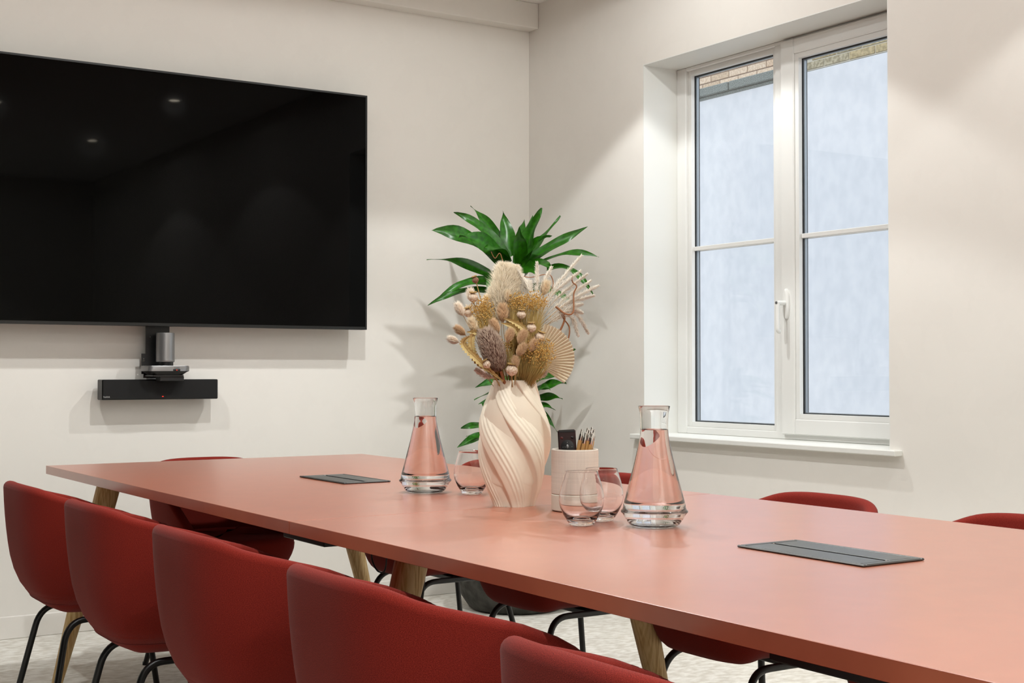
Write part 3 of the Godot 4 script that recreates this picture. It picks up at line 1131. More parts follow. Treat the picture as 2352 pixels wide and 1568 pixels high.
func plant() -> void:
	var P := Vector3(3.372, 0, -5.16)
	var t := thing("potted_dracaena", "tall green dracaena in a round concrete pot in the corner", "plant", P)
	var b := Buf.new()
	b.lathe([Vector2(0.0, 0.0), Vector2(0.19, 0.0), Vector2(0.212, 0.012), Vector2(0.245, 0.06), Vector2(0.268, 0.13), Vector2(0.275, 0.21), Vector2(0.268, 0.30), Vector2(0.255, 0.36), Vector2(0.247, 0.366), Vector2(0.24, 0.36), Vector2(0.245, 0.32), Vector2(0.0, 0.32)], 48)
	put("pot", b, M.concrete, t)
	b = Buf.new()
	b.lathe([Vector2(0.0, 0.318), Vector2(0.243, 0.318), Vector2(0.243, 0.334), Vector2(0.0, 0.34)], 40)
	put("soil", b, M.soil, t)
	var r := Vector3(0.8387, 0, 0.5446)      # across, as the plant spreads along the corner
	var f := Vector3(-0.5446, 0, 0.8387)     # out of the corner
	var canes := [[Vector3(0, 0.33, 0), Vector3(0.01, 1.50, 0), 0.022], [r * 0.05 + Vector3(0, 0.33, 0.02), r * 0.045 + Vector3(0, 0.98, 0), 0.02], [r * -0.06 + Vector3(0, 0.33, 0), r * -0.055 + Vector3(0, 0.78, 0), 0.02]]
	for c in canes:
		b = Buf.new()
		b.tube([c[0], c[0].lerp(c[1], 0.35) + r * 0.01, c[0].lerp(c[1], 0.7), c[1]], float(c[2]), 14)
		put("cane", b, M.cane_bark, t)
	# leaves: base x, y, tip x, y in centimetres across / above the floor, width, tip reach out of the corner, lift of the bend
	var L := [
		[-5, 153, -37.5, 168.5, 9.0, 12, 7], [-3, 154, -25, 165, 8.0, 20, 5], [-4, 158, -28, 177.5, 5.4, 4, 5], [-3, 158, -21, 182.5, 4.6, -14, 3], [-2, 158, -6, 179.5, 6.0, -8, 0],
		[0, 158, 4, 177, 4.6, -20, 0], [1, 158, 8, 178.3, 4.0, -16, 0], [1, 154, 11.5, 179.3, 8.6, 6, 0], [2, 154, 1.5, 170, 6.0, 14, 0], [2, 156, 20.5, 177.5, 4.8, -10, -2],
		[3, 154, 32.5, 171.5, 5.0, 0, 1], [8, 153, 37, 157, 4.4, 8, 6], [-8, 148, -40, 156, 4.6, 6, 4], [-6, 153, -12, 136, 7.2, 14, 3], [-10, 142, -39.5, 135.5, 4.0, 6, 5],
		[-8, 146, -34, 139, 4.8, 14, 5], [14, 152, 34.5, 140, 4.4, 10, 9], [5, 144, 26, 136.5, 4.6, 8, 3], [4, 150, 16, 151, 6.5, 20, 5], [2, 152, 9, 147, 6.0, 24, 4],
		[-2, 156, -14, 160, 6.4, 22, 3], [3, 157, 16, 166, 5.6, 14, 3],
		[8, 105, 26.5, 116, 4.6, 8, 2], [5, 98, 24, 107.5, 5.4, 14, 2], [6, 97, 22, 101, 5.0, 18, 1], [8, 94, 20.5, 94, 3.6, 16, 1], [7, 91, 17.5, 89, 3.2, 16, 1], [8, 97, 15, 98, 4, 22, 2],
		[3, 100, -18, 99, 4.6, 16, 4], [3, 97, -18.5, 93.5, 3.8, 14, 3], [4, 96, -16.5, 91.8, 3.4, 20, 2], [4, 101, 10, 116, 4.4, -12, 1], [3, 100, -9, 113, 4.4, -10, 1], [5, 99, 16, 110, 4.8, -16, 1],
		[-6, 78, -24.5, 81, 5.6, 10, 3], [-6, 76, -22, 77.5, 3.4, 14, 1], [-6, 76, -26, 72.5, 5.0, 14, 4], [-6, 78, -3, 92, 4.6, 6, 0], [-5, 78, 8, 88, 4.6, 8, 2], [-6, 79, -16, 92, 4.0, -12, 1], [-4, 78, 13, 78, 4.2, 6, 3],
		[4, 92, 18.5, 79, 3.6, 6, 3]]
	for l in L:
		var base: Vector3 = r * l[0] * 0.01 + Vector3(0, l[1] * 0.01, 0)
		var tip: Vector3 = r * l[2] * 0.01 + Vector3(0, l[3] * 0.01, 0) + f * l[5] * 0.01
		var ctrl := base.lerp(tip, 0.55) + Vector3(0, l[6] * 0.012, 0)
		var m := leaf_blade(base, ctrl, tip, l[4] * 0.0115, (f * 0.75 + Vector3(0, 0.65, 0)).normalized(), rng.randf_range(-0.35, 0.35))
		put("leaf", m, M.leaf_green, t)

# ------------------------------------------------------------------ things on the table
func tabletop_things() -> void:
	vase(Vector3(1.8145, TOP, -2.786))
	carafe(Vector3(1.808, TOP, -3.212), "glass carafe of water left of the twisted vase")
	carafe(Vector3(1.818, TOP, -2.250), "glass carafe of water right of the pen holder")
	tumbler(Vector3(1.884, TOP, -3.096), "stemless glass tumbler tucked behind the vase, beside the left carafe")
	tumbler(Vector3(1.703, TOP, -2.352), "stemless glass tumbler in front of the pen holder")
	tumbler(Vector3(1.790, TOP, -2.398), "stemless glass tumbler between the front tumbler and the right carafe")
	pen_holder(Vector3(1.868, TOP, -2.606))

func vase(at: Vector3) -> void:
	var prof := [Vector2(0.0, 0.055), Vector2(0.012, 0.0585), Vector2(0.04, 0.069), Vector2(0.08, 0.080), Vector2(0.12, 0.0875), Vector2(0.16, 0.0905), Vector2(0.20, 0.087), Vector2(0.24, 0.0765), Vector2(0.275, 0.0645), Vector2(0.303, 0.057)]
	var rs := []
	var n := 320
	var ny := 90
	for k in ny + 1:
		var y := 0.303 * k / ny
		var base := curve(prof, y)
		var tw := 2.35 * (1.0 - y / 0.303) + 0.25 * sin(PI * y / 0.303)
		var fade := 0.55 + 0.45 * sin(PI * clampf(y / 0.303, 0.06, 0.94))
		var r := []
		for q in n:
			var a := TAU * q / n
			var u := fposmod((a + tw + 0.35) * 5.0 / TAU, 1.0)
			# a long slope up out of the scoop, fine ridges, a smooth crest, then the drop
			var h := 0.0
			if u < 0.90:
				h = smoothstep(0.0, 0.84, u)
			else:
				h = 1.0 - smoothstep(0.90, 1.0, u)
			var rib := 0.0
			if u > 0.30 and u < 0.74:
				rib = 0.5 - 0.5 * cos(TAU * (u - 0.30) / 0.11)
				rib *= smoothstep(0.30, 0.44, u) * (1.0 - 0.4 * smoothstep(0.62, 0.74, u))
			var rad := base * (0.825 + 0.175 * h * fade) + 0.0030 * rib * fade
			r.append(Vector3(cos(a) * rad, y, sin(a) * rad))
		rs.append(r)
	# rounded lip and the inside
	for w in [[0.3038, 0.0015], [0.3038, 0.0035], [0.302, 0.005], [0.285, 0.006], [0.22, -0.002], [0.06, 0.004], [0.02, 0.02], [0.02, 0.05]]:
		var base: float = curve(prof, w[0]) * 0.94
		var r := []
		for q in n:
			var a := TAU * q / n
			var rr := maxf(base - w[1], 0.003)
			if w[0] > 0.30:
				var last: Vector3 = rs[ny][q]
				var l2 := Vector2(last.x, last.z).length()
				rr = l2 - w[1]
			r.append(Vector3(cos(a) * rr, w[0], sin(a) * rr))
		rs.append(r)
	var b := Buf.new()
	b.rows(rs, true, true)
	var o := put("twisted_vase", b, M.bisque_ceramic)
	o.position = at
	tag(o, "cream ceramic vase with twisted ridged swirls in the middle of the table", "vase")

func carafe(at: Vector3, label: String) -> void:
	var t := thing("water_carafe", label, "carafe", at, 0, "water carafes")
	var outer := [Vector2(0.0, 0.0015), Vector2(0.036, 0.0), Vector2(0.046, 0.001), Vector2(0.053, 0.006), Vector2(0.0615, 0.018), Vector2(0.0665, 0.027), Vector2(0.0702, 0.0305), Vector2(0.0705, 0.0335), Vector2(0.0672, 0.0365), Vector2(0.0655, 0.042), Vector2(0.0655, 0.046), Vector2(0.060, 0.066), Vector2(0.050, 0.104), Vector2(0.040, 0.143), Vector2(0.0335, 0.172), Vector2(0.0302, 0.190), Vector2(0.0292, 0.205), Vector2(0.0294, 0.225), Vector2(0.0305, 0.240), Vector2(0.0335, 0.2525)]
	var inner := [Vector2(0.0327, 0.2532), Vector2(0.0318, 0.2525), Vector2(0.0288, 0.240), Vector2(0.0277, 0.225), Vector2(0.0274, 0.205), Vector2(0.0283, 0.190), Vector2(0.0314, 0.172), Vector2(0.0378, 0.143), Vector2(0.0478, 0.104), Vector2(0.0577, 0.066), Vector2(0.0631, 0.046), Vector2(0.0637, 0.034), Vector2(0.0595, 0.022), Vector2(0.050, 0.0125), Vector2(0.034, 0.010), Vector2(0.0, 0.0095)]
	var prof := []
	prof.append_array(outer)
	prof.append_array(inner)
	var b := Buf.new()
	b.lathe(prof, 96)
	put("glass_body", b, M.clear_glass, t)
	# water, filled to the base of the neck
	var wp := [Vector2(0.0, 0.0090), Vector2(0.034, 0.0095), Vector2(0.0503, 0.0120), Vector2(0.0599, 0.0217), Vector2(0.0642, 0.034), Vector2(0.0636, 0.046), Vector2(0.0582, 0.066), Vector2(0.0483, 0.104), Vector2(0.0383, 0.143), Vector2(0.0319, 0.172), Vector2(0.0288, 0.190), Vector2(0.0279, 0.2042), Vector2(0.0265, 0.2032), Vector2(0.023, 0.2026), Vector2(0.0, 0.2025)]
	b = Buf.new()
	b.lathe(wp, 96)
	put("water", b, M.water, t)

func tumbler(at: Vector3, label: String) -> void:
	var prof := [Vector2(0.0, 0.002), Vector2(0.017, 0.001), Vector2(0.022, 0.0), Vector2(0.0255, 0.002), Vector2(0.031, 0.010), Vector2(0.039, 0.023), Vector2(0.0455, 0.038), Vector2(0.0482, 0.052), Vector2(0.0472, 0.066), Vector2(0.0430, 0.086), Vector2(0.0375, 0.104), Vector2(0.0345, 0.1135), Vector2(0.0341, 0.1142), Vector2(0.0339, 0.1135), Vector2(0.0369, 0.104), Vector2(0.0424, 0.086), Vector2(0.0466, 0.066), Vector2(0.0476, 0.052), Vector2(0.0449, 0.0385), Vector2(0.0375, 0.025), Vector2(0.028, 0.0155), Vector2(0.014, 0.0125), Vector2(0.0, 0.012)]
	var b := Buf.new()
	b.lathe(prof, 80)
	var o := put("glass_tumbler", b, M.clear_glass)
	o.position = at
	tag(o, label, "glass", "stemless tumblers")

func pen_holder(at: Vector3) -> void:
	var t := thing("pen_holder", "round linen-covered pen holder with a cream base", "pen holder", at)
	var b := Buf.new()
	b.lathe([Vector2(0.0, 0.0015), Vector2(0.053, 0.0015), Vector2(0.0552, 0.004), Vector2(0.0556, 0.0375), Vector2(0.0552, 0.0395), Vector2(0.0, 0.0395)], 64)
	put("base_band", b, M.cream_leather, t)
	b = Buf.new()
	b.lathe([Vector2(0.0, 0.040), Vector2(0.0548, 0.040), Vector2(0.0552, 0.042), Vector2(0.0552, 0.1405), Vector2(0.0545, 0.1432), Vector2(0.0525, 0.144), Vector2(0.0508, 0.143), Vector2(0.050, 0.140), Vector2(0.050, 0.05), Vector2(0.0, 0.05)], 64)
	put("sleeve", b, M.linen_cloth, t)
	b = Buf.new()
	b.lathe([Vector2(0.0, 0.0), Vector2(0.052, 0.0), Vector2(0.052, 0.0016), Vector2(0.0, 0.0016)], 48)
	put("foot_pad", b, M.black_plastic, t)
	# remote control leaning inside
	var r := Vector3(0.8387, 0, 0.5446)
	var f := Vector3(-0.5446, 0, 0.8387)
	var rm := thing("remote_control", "dark brown remote control standing in the pen holder", "remote", at + r * -0.012 + f * -0.006 + Vector3(0, 0.052, 0), -0.577)
	rm.rotation_degrees = Vector3(-5, -33.0, 3)
	b = Buf.new()
	b.span(Vector3(-0.021, 0, -0.005), Vector3(0.021, 0.136, 0.005), 0.0025)
	put("body", b, M.remote_body, rm)
	b = Buf.new()
	b.span(Vector3(-0.0205, 0.1275, -0.0048), Vector3(0.0205, 0.1365, 0.0056), 0.003)
	put("infrared_cap", b, M.remote_dark, rm)
	for s in [-1.0, 1.0]:
		b = Buf.new()
		b.lathe([Vector2(0.0, 0.0), Vector2(0.0034, 0.0), Vector2(0.003, 0.0012), Vector2(0.0, 0.0013)], 16, Vector3(s * 0.0125, 0.1175, 0.0048), Basis(Vector3.RIGHT, PI / 2))
		put("button", b, M.remote_red if s < 0 else M.remote_dark, rm)
	b = Buf.new()
	b.lathe([Vector2(0.0, 0.0), Vector2(0.0155, 0.0), Vector2(0.0152, 0.001), Vector2(0.0, 0.0011)], 32, Vector3(0, 0.097, 0.0048), Basis(Vector3.RIGHT, PI / 2))
	put("dial", b, M.remote_dark, rm)
	b = Buf.new()
	b.lathe([Vector2(0.0, 0.0), Vector2(0.003, 0.0), Vector2(0.0028, 0.0012), Vector2(0.0, 0.0013)], 16, Vector3(0, 0.097, 0.0057), Basis(Vector3.RIGHT, PI / 2).scaled(Vector3(1, 1.7, 1)))
	put("select_button", b, M.silver_metal, rm)
	b = Buf.new()
	for q in [Vector2(-0.0105, 0.096), Vector2(-0.0055, 0.096), Vector2(0.0105, 0.096), Vector2(0, 0.1065)]:
		b.box(Vector3(q.x, q.y, 0.006), Vector3(0.0012, 0.0012, 0.0006), 0.0002)
	put("dial_mark", b, M.pale_print, rm)
	# pens
	var pens := [[0.016, 0.010, 0.012, 0.148, "leftmost kraft pen, beside the remote control"], [0.026, 0.012, 0.014, 0.140, "kraft pen with its clip in front of the leftmost pen"], [0.030, -0.004, 0.012, 0.150, "kraft pen near the back of the bundle"], [0.034, 0.008, 0.016, 0.146, "kraft pen in the middle of the bundle"], [0.040, -0.006, 0.010, 0.152, "tallest kraft pen of the bundle"], [0.042, 0.010, 0.012, 0.138, "kraft pen at the right front of the bundle"], [0.046, -0.002, 0.013, 0.146, "rightmost kraft pen of the bundle"]]
	for p in pens:
		var root: Vector3 = at + r * (p[0] - 0.022) + f * p[1] + Vector3(0, 0.072, 0)
		var o := thing("ballpoint_pen", "%s, in the pen holder" % p[4], "pen", root, 0, "kraft pens in the holder")
		o.basis = Basis(f, -0.19) * Basis(r, -0.08 + p[1] * 2.0)
		var hl: float = p[3] - 0.036
		b = Buf.new()
		b.tube([Vector3.ZERO, Vector3(0, hl * 0.5, 0), Vector3(0, hl - 0.018, 0)], 0.0046, 14)
		put("barrel", b, M.kraft_card, o)
		b = Buf.new()
		b.lathe([Vector2(0.0, hl - 0.0185), Vector2(0.0042, hl - 0.0185), Vector2(0.004, hl - 0.004), Vector2(0.0026, hl - 0.002), Vector2(0.0026, hl + 0.007), Vector2(0.0018, hl + 0.009), Vector2(0.0, hl + 0.009)], 14)
		put("plunger", b, M.chrome, o)
		b = Buf.new()
		b.span(Vector3(0.0045, hl - 0.04, -0.0015), Vector3(0.0062, hl - 0.006, 0.0015), 0.0004)
		put("clip", b, M.chrome, o)

# ------------------------------------------------------------------ dried bouquet
const VASE := Vector3(1.8145, 1.043, -2.786)
const BR := Vector3(0.8387, 0, 0.5446)
const BF := Vector3(-0.5446, 0, 0.8387)

# bouquet space: centimetres across, above the vase mouth, and towards the table's near side
func bq(x: float, y: float, d: float) -> Vector3:
	return VASE + BR * x * 0.01 + Vector3(0, y * 0.01, 0) + BF * d * 0.01

func mouth(p: Vector3, spread := 0.018) -> Vector3:
	var d := p - VASE
	d.y = 0
	return VASE + d.limit_length(spread) + Vector3(0, -0.06, 0)

func stem_of(parent: Node3D, from: Vector3, to: Vector3, rad: float, m: Material) -> void:
	# a stem from the head down into the vase, in the space of the thing
	var o := parent.transform.affine_inverse()
	var b := Buf.new()
	var mid := from.lerp(to, 0.45) + Vector3(0, 0.01, 0)
	var path := bez(from, mid, to, 6)
	var loc := []
	for p in path:
		loc.append(o * p)
	b.tube(loc, rad, 7)
	put("stem", b, m, parent)

func tail_mesh(seed_: int) -> Array:
	var r := RandomNumberGenerator.new()
	r.seed = seed_
	var b := Buf.new()
	var prof := []
	for k in 9:
		var t := k / 8.0
		prof.append(Vector2(0.0058 * pow(sin(PI * clampf(t, 0.0, 1.0)), 0.7), 0.027 * t))
	b.lathe(prof, 12)
	var h := Buf.new()
	for k in 800:
		var t := r.randf()
		var a := r.randf() * TAU
		var rad := 0.0055 * pow(sin(PI * t), 0.7)
		var p := Vector3(cos(a) * rad, 0.027 * t, sin(a) * rad)
		var d := Vector3(cos(a), 1.0 + 0.6 * t, sin(a)).normalized()
		h.needle(p, p + d * r.randf_range(0.006, 0.0115), 0.0003)
	return [b.mesh(), h.mesh()]

func bouquet() -> void:
	# bunny tails: across, up, out, lean across, size, tone, where
	var variants := [tail_mesh(31), tail_mesh(32), tail_mesh(33)]
	var tails := [
		[-10.2, 20.6, 1, -0.15, 1.15, "pale", "tallest on the left, beside the brown poppy head"], [-7.2, 19.2, 0, 0.25, 1.1, "cream", "left of the fluffy cream plume"], [-12.2, 17.2, 2, -0.5, 1.2, "pale", "at the upper left edge"],
		[-10.8, 16.6, -1, -0.1, 1.1, "cream", "behind the upper left poppy pods"], [-9.2, 13.2, 4, -0.35, 1.25, "cream", "over the left golden buds"], [-11.7, 12.6, 2, -0.9, 1.1, "tan", "low at the left edge"], [-13.2, 10.8, 3, -1.2, 1.0, "pale", "pointing far left above the saw-edged leaf"],
		[-2.6, 15.6, 4, -0.05, 1.5, "tan", "tall in the centre, above the banksia"], [-3.6, 12.9, 6, -0.5, 1.25, "tan", "just above the banksia"], [-1.5, 20.6, 1, 0.0, 1.0, "cream", "high in front of the cream plume"],
		[7.2, 22.4, -2, 0.3, 1.25, "cream", "high among the white plume strands"], [-1.6, 10.6, 7, 0.3, 1.2, "tan", "right of the banksia's top"], [1.1, 10.3, 7, 0.45, 1.25, "tan", "below the curved saw-edged leaf"], [0.7, 7.4, 8, 0.6, 1.2, "tan", "right of the banksia's middle"],
		[0.4, 4.4, 8, 0.0, 1.05, "tan", "above the largest poppy pod"], [3.9, 8.4, 7, 0.4, 1.15, "tan", "left of the lower golden buds"]]
	for k in tails.size():
		var l: Array = tails[k]
		var at := bq(l[0], l[1] - 1.6, l[2])
		var o := thing("bunny_tail_grass", "fluffy %s bunny tail grass head %s" % [{"pale": "pale cream", "cream": "cream", "tan": "tan"}[l[5]], l[6]], "dried flower", at, 0, "bunny tails in the bouquet")
		o.basis = Basis(BF, -l[3]) * Basis(BR, 0.15)
		var h := put("head", variants[k % 3][0], M["tail_tan"], o)
		h.scale = Vector3.ONE * l[4]
		var hh := put("hairs", variants[k % 3][1], M["tail_" + l[5]], o)
		hh.scale = Vector3.ONE * l[4]
		hh.set_meta("kind", "stuff")
		stem_of(o, at, mouth(at), 0.0007, M.straw)
	# poppy pods
	var pods := [
		[-9.3, 24.3, 2, -0.35, 0.74, "brown", "small brown poppy head at the upper left tip"], [-9.8, 20.0, 3, 0.0, 1.08, "pod", "pale poppy pod at the top of the left cluster"], [-11.0, 16.4, 1, -0.2, 1.05, "pod", "pale poppy pod at the far left, above the low tail"],
		[1.8, 15.8, 4, 0.05, 1.0, "pod", "pale poppy pod under the centre golden buds"], [4.2, 12.6, 6, 0.0, 1.05, "pod", "pale poppy pod left of the pleated palm fan"], [6.2, 10.4, 5, 0.35, 1.12, "pod", "pale poppy pod overlapping the pleated palm fan"],
		[-6.4, 3.9, 8, -0.5, 0.92, "pod", "small poppy pod below the banksia on the left"], [-0.5, 2.5, 8, 0.05, 1.3, "pod", "largest ribbed poppy pod at the vase mouth"]]
	for l in pods:
		var at := bq(l[0], l[1], l[2])
		var o := thing("poppy_pod", l[6], "dried flower", at, 0, "poppy pods in the bouquet")
		o.basis = Basis(BF, -l[3]) * Basis(BR, 0.2)
		var b := Buf.new()
		var rs := []
		for k in 17:
			var t := k / 16.0
			var r := []
			for q in 60:
				var a := TAU * q / 60
				var rad: float = 0.0108 * l[4] * pow(sin(PI * (0.02 + 0.96 * t)), 0.62) * (1.0 + 0.045 * cos(a * 10.0))
				r.append(Vector3(cos(a) * rad, (t - 0.5) * 0.0215 * l[4], sin(a) * rad))
			rs.append(r)
		b.rows(rs, true, true)
		put("pod", b, M.poppy_brown if l[5] == "brown" else M.poppy_pod, o)
		b = Buf.new()
		rs = []
		for k in [[0.0, 0.3], [0.0, 1.0], [0.0018, 1.05], [0.0022, 0.3]]:
			var r := []
			for q in 40:
				var a := TAU * q / 40
				var rad: float = 0.0078 * l[4] * k[1] * (1.0 + 0.16 * cos(a * 10.0))
				r.append(Vector3(cos(a) * rad, 0.0112 * l[4] + k[0] + (0.0008 * cos(a * 10.0)), sin(a) * rad))
			rs.append(r)
		b.rows(rs, true, true)
		put("crown", b, M.poppy_crown, o)
		stem_of(o, at - o.basis.y * 0.009 * l[4], mouth(at), 0.0013, M.straw)
	banksia()
	# golden broom bunches
	broom("golden bud cluster on the left of the bouquet", Vector3(-7.6, 16.6, 3), Vector3(3.0, 4.0, 2.2), 520, 51)
	broom("golden bud cluster in the centre, under the plumes", Vector3(1.4, 18.8, 2), Vector3(3.0, 2.8, 2.2), 420, 52)
	broom("golden bud cluster right of centre, against the palm fan", Vector3(5.2, 19.0, 1), Vector3(3.2, 2.8, 2.2), 440, 53)
	broom("golden bud cluster low on the right, above the vase mouth", Vector3(5.4, 6.8, 6), Vector3(4.8, 3.8, 2.8), 900, 54)
	broom("golden bud cluster deep in the middle, behind the tan tails", Vector3(-0.4, 8.6, 1), Vector3(2.6, 3.2, 1.6), 420, 55)
	broom("golden bud cluster behind the banksia cone", Vector3(-5.6, 9.6, 1), Vector3(2.6, 3.0, 1.6), 360, 56)
	# plumes
	plume("fluffy cream pampas plume at the top of the bouquet", [bq(-3.0, 12, -1), bq(-3.0, 20, -1), bq(-2.4, 28.0, -1)], 3.5, 4600, "plume_cream", 61, 0.45)
	plume("cream pampas plume leaning right behind the golden buds", [bq(1.0, 10, -3), bq(2.2, 17, -3), bq(3.4, 24.0, -3)], 2.4, 2200, "plume_white", 64, 0.55)
	plume("second cream pampas plume leaning left behind the bunny tails", [bq(-3.4, 10, -2), bq(-4.4, 17, -2), bq(-5.0, 22.5, -2)], 2.5, 2200, "plume_cream", 62, 0.45)
	plume("cream pampas plume just right of the tallest plume", [bq(-0.6, 14, -2), bq(-0.4, 22, -2), bq(0.3, 27.8, -2)], 2.5, 2600, "plume_cream", 63, 0.45)
	var wisp := [
		[[4.5, 15], [4.2, 21], [0.8, 27.2], "arching left over the centre"], [[5, 15], [5.6, 22], [5.6, 28.6], "standing straight up right of centre"], [[5.4, 15], [6.6, 22], [9.2, 27.6], "leaning right beside the upright one"],
		[[5.5, 14], [9.5, 22], [16.6, 30.6], "reaching highest to the right"], [[5.5, 14], [10, 21.5], [16.2, 26.6], "second highest on the right"], [[5.5, 14], [11, 20.5], [17.8, 25.8], "third highest on the right"], [[5.5, 13.5], [12, 19.5], [18.8, 24.4], "stretching right above the curled twig"],
		[[6, 13], [13, 19], [20.7, 23.2], "reaching furthest right"], [[6, 13], [13, 18.6], [19.4, 20.6], "drooping at the far right"], [[6, 12.5], [12, 17], [16.6, 18.6], "short, behind the curled twig"], [[6, 12], [13, 17], [16.8, 16.6], "beneath the curled twig"], [[6, 12], [14, 16.8], [18.2, 11.6], "hanging lowest on the right"], [[6, 12], [13.2, 15.8], [15.6, 11.0], "hanging beside the palm fan"]]
	for k in wisp.size():
		var w: Array = wisp[k]
		plume("thin white silver grass strand %s" % w[3], [bq(w[0][0], w[0][1], -1), bq(w[1][0], w[1][1], -1 + sin(k * 2.1)), bq(w[2][0], w[2][1], -1 + 2 * sin(k * 1.7))], 1.15, 520, "plume_white", 70 + k, 0.82)
	plume("pinkish grass tuft spilling over the left of the vase mouth", [bq(-2.5, 0.2, 3), bq(-6.0, 1.0, 4), bq(-9.0, 2.6, 4)], 1.3, 700, "plume_pink", 91, 0.7)
	plume("pinkish grass tuft spilling over the right of the vase mouth", [bq(3.5, 0.2, 1), bq(6.4, 0.8, 0), bq(8.0, 2.6, -1)], 1.1, 500, "plume_pink", 92, 0.7)
	# palm fans
	palm_fan("pleated cream palm fan on the right of the bouquet", bq(4.6, 4.6, 2.5), 0.098, -0.62, 1.28, 22, Vector3(0.1, 0, 1))
	palm_fan("pleated cream palm fan standing behind the plumes", bq(-0.6, 11.0, -2.5), 0.110, 1.35, 1.95, 9, Vector3(0, 0.1, 1))
	palm_fan("narrow cream palm spear left of centre", bq(-3.6, 10.5, -0.5), 0.088, 1.85, 2.25, 6, Vector3(0, 0.1, 1))
	# saw-edged dry leaves
	saw_leaf("long saw-edged dry leaf bending out at the lower left", [bq(-2.5, -0.2, 6), bq(-8.0, 4.4, 7), bq(-12.0, 8.6, 6), bq(-10.6, 10.6, 7)], 1.5, 101)
	saw_leaf("saw-edged dry leaf folded upright left of the banksia", [bq(-4.5, 1, 5), bq(-9.0, 5.0, 6), bq(-10.2, 9.6, 6), bq(-8.8, 12.0, 6)], 1.6, 102)
	saw_leaf("saw-edged dry leaf lying over the top of the banksia", [bq(-4.0, 3, 4), bq(-7.4, 7.6, 5), bq(-8.4, 11.2, 6), bq(-11.2, 11.6, 6)], 1.3, 103)
	saw_leaf("curved saw-edged dry leaf arching over the centre", [bq(0.6, 1, 3), bq(3.2, 7.0, 5.5), bq(2.4, 12.4, 6), bq(-2.4, 15.0, 5)], 1.4, 104)
	saw_leaf("inner saw-edged dry leaf under the centre arch", [bq(0.2, 1, 3), bq(1.8, 8.0, 5), bq(0.4, 12.4, 5.5), bq(-3.0, 13.8, 5.5)], 1.2, 105)
	# curly willow
	twig("curled brown willow twig hooking outside the plumes on the right", [bq(4, -1, 0), bq(9, 8, -1), bq(12.4, 15.0, -1), bq(10.3, 17.9, 0), bq(12.5, 16.2, 1), bq(14.4, 16.6, 1), bq(14.6, 21.0, 0), bq(15.3, 22.9, 0), bq(14.3, 24.0, 0), bq(14.2, 25.6, 0)], 0.0024)
	twig("brown willow twig rising beside the palm fan", [bq(2.6, -1.5, 3), bq(4.6, 2.0, 4), bq(8.5, 4.5, 1), bq(12.6, 8.6, -1), bq(13.6, 12.6, -1), bq(12.2, 15.0, -1), bq(11.6, 16.2, -1)], 0.0024)
	twig("thin willow twig curling above the white grasses", [bq(2, -1, -3), bq(4, 14, -4), bq(9.2, 22.0, -3), bq(9.3, 25.4, -3), bq(7.6, 26.0, -3), bq(3.0, 25.4, -3), bq(-2, 28.4, -3), bq(-3.4, 31.2, -3), bq(-4.6, 30.0, -3), bq(-5.6, 31.6, -3)], 0.0013)

func banksia() -> void:
	var top := bq(-7.0, 12.4, 6.5)
	var bot := bq(-3.2, 2.4, 6.5)
	var o := thing("banksia_cone", "large dried banksia cone with dense brown bristles", "dried flower", bot)
	o.basis = along(top - bot)
	var ln := (top - bot).length()
	var b := Buf.new()
	var prof := []
	for k in 13:
		var t := k / 12.0
		prof.append(Vector2(0.0265 * pow(sin(PI * clampf(0.06 + 0.88 * t, 0, 1)), 0.45) if k > 0 and k < 12 else 0.004, ln * t))
	b.lathe(prof, 28)
	put("core", b, M.banksia_core, o)
	var r := RandomNumberGenerator.new()
	r.seed = 5
	b = Buf.new()
	for k in 3600:
		var t := r.randf()
		var a := r.randf() * TAU
		var rad := 0.0255 * pow(sin(PI * clampf(0.06 + 0.88 * t, 0, 1)), 0.45)
		var p := Vector3(cos(a) * rad, ln * t, sin(a) * rad)
		var d := Vector3(cos(a) * 0.55, 0.8, sin(a) * 0.55).normalized()
		var c := Color(0.24, 0.13, 0.085).lerp(Color(0.58, 0.45, 0.35), clampf(t * 0.75 + r.randf_range(-0.15, 0.35), 0, 1))
		b.tint = c
		b.needle(p, p + d * r.randf_range(0.007, 0.0115), 0.00055)
	var m := put("bristles", b.mesh(true), M.banksia_bristle, o)
	m.set_meta("kind", "stuff")
	stem_of(o, bot, mouth(bot), 0.004, M.willow_bark)

func broom(label: String, ce: Vector3, ex: Vector3, n: int, seed_: int) -> void:
	var r := RandomNumberGenerator.new()
	r.seed = seed_
	var at := bq(ce.x, ce.y, ce.z)
	var o := thing("broom_bloom_bunch", label, "dried flower", at, 0, "golden bud bunches in the bouquet")
	var root := mouth(at, 0.02) - at
	var b := Buf.new()
	var s := Buf.new()
	for k in n:
		var q := Vector3(r.randfn(0, 0.45), r.randfn(0, 0.42), r.randfn(0, 0.45)).limit_length(1.0)
		var p := BR * q.x * ex.x * 0.01 + Vector3(0, q.y * ex.y * 0.01, 0) + BF * q.z * ex.z * 0.01
		b.bud(p, r.randf_range(0.0012, 0.0022))
		var start := p.lerp(root, 0.35 + r.randf() * 0.15) + Vector3(r.randfn(0, 0.002), 0, r.randfn(0, 0.002))
		s.needle(start, p, 0.0005)
		if k % 3 == 0:
			s.needle(root + Vector3(r.randfn(0, 0.006), 0, r.randfn(0, 0.006)), start, 0.0005)
			s.needle(start, root, 0.0006)
	var x := put("buds", b, M.gold_buds, o)
	x.set_meta("kind", "stuff")
	x = put("stalks", s, M.gold_stalk, o)
	x.set_meta("kind", "stuff")

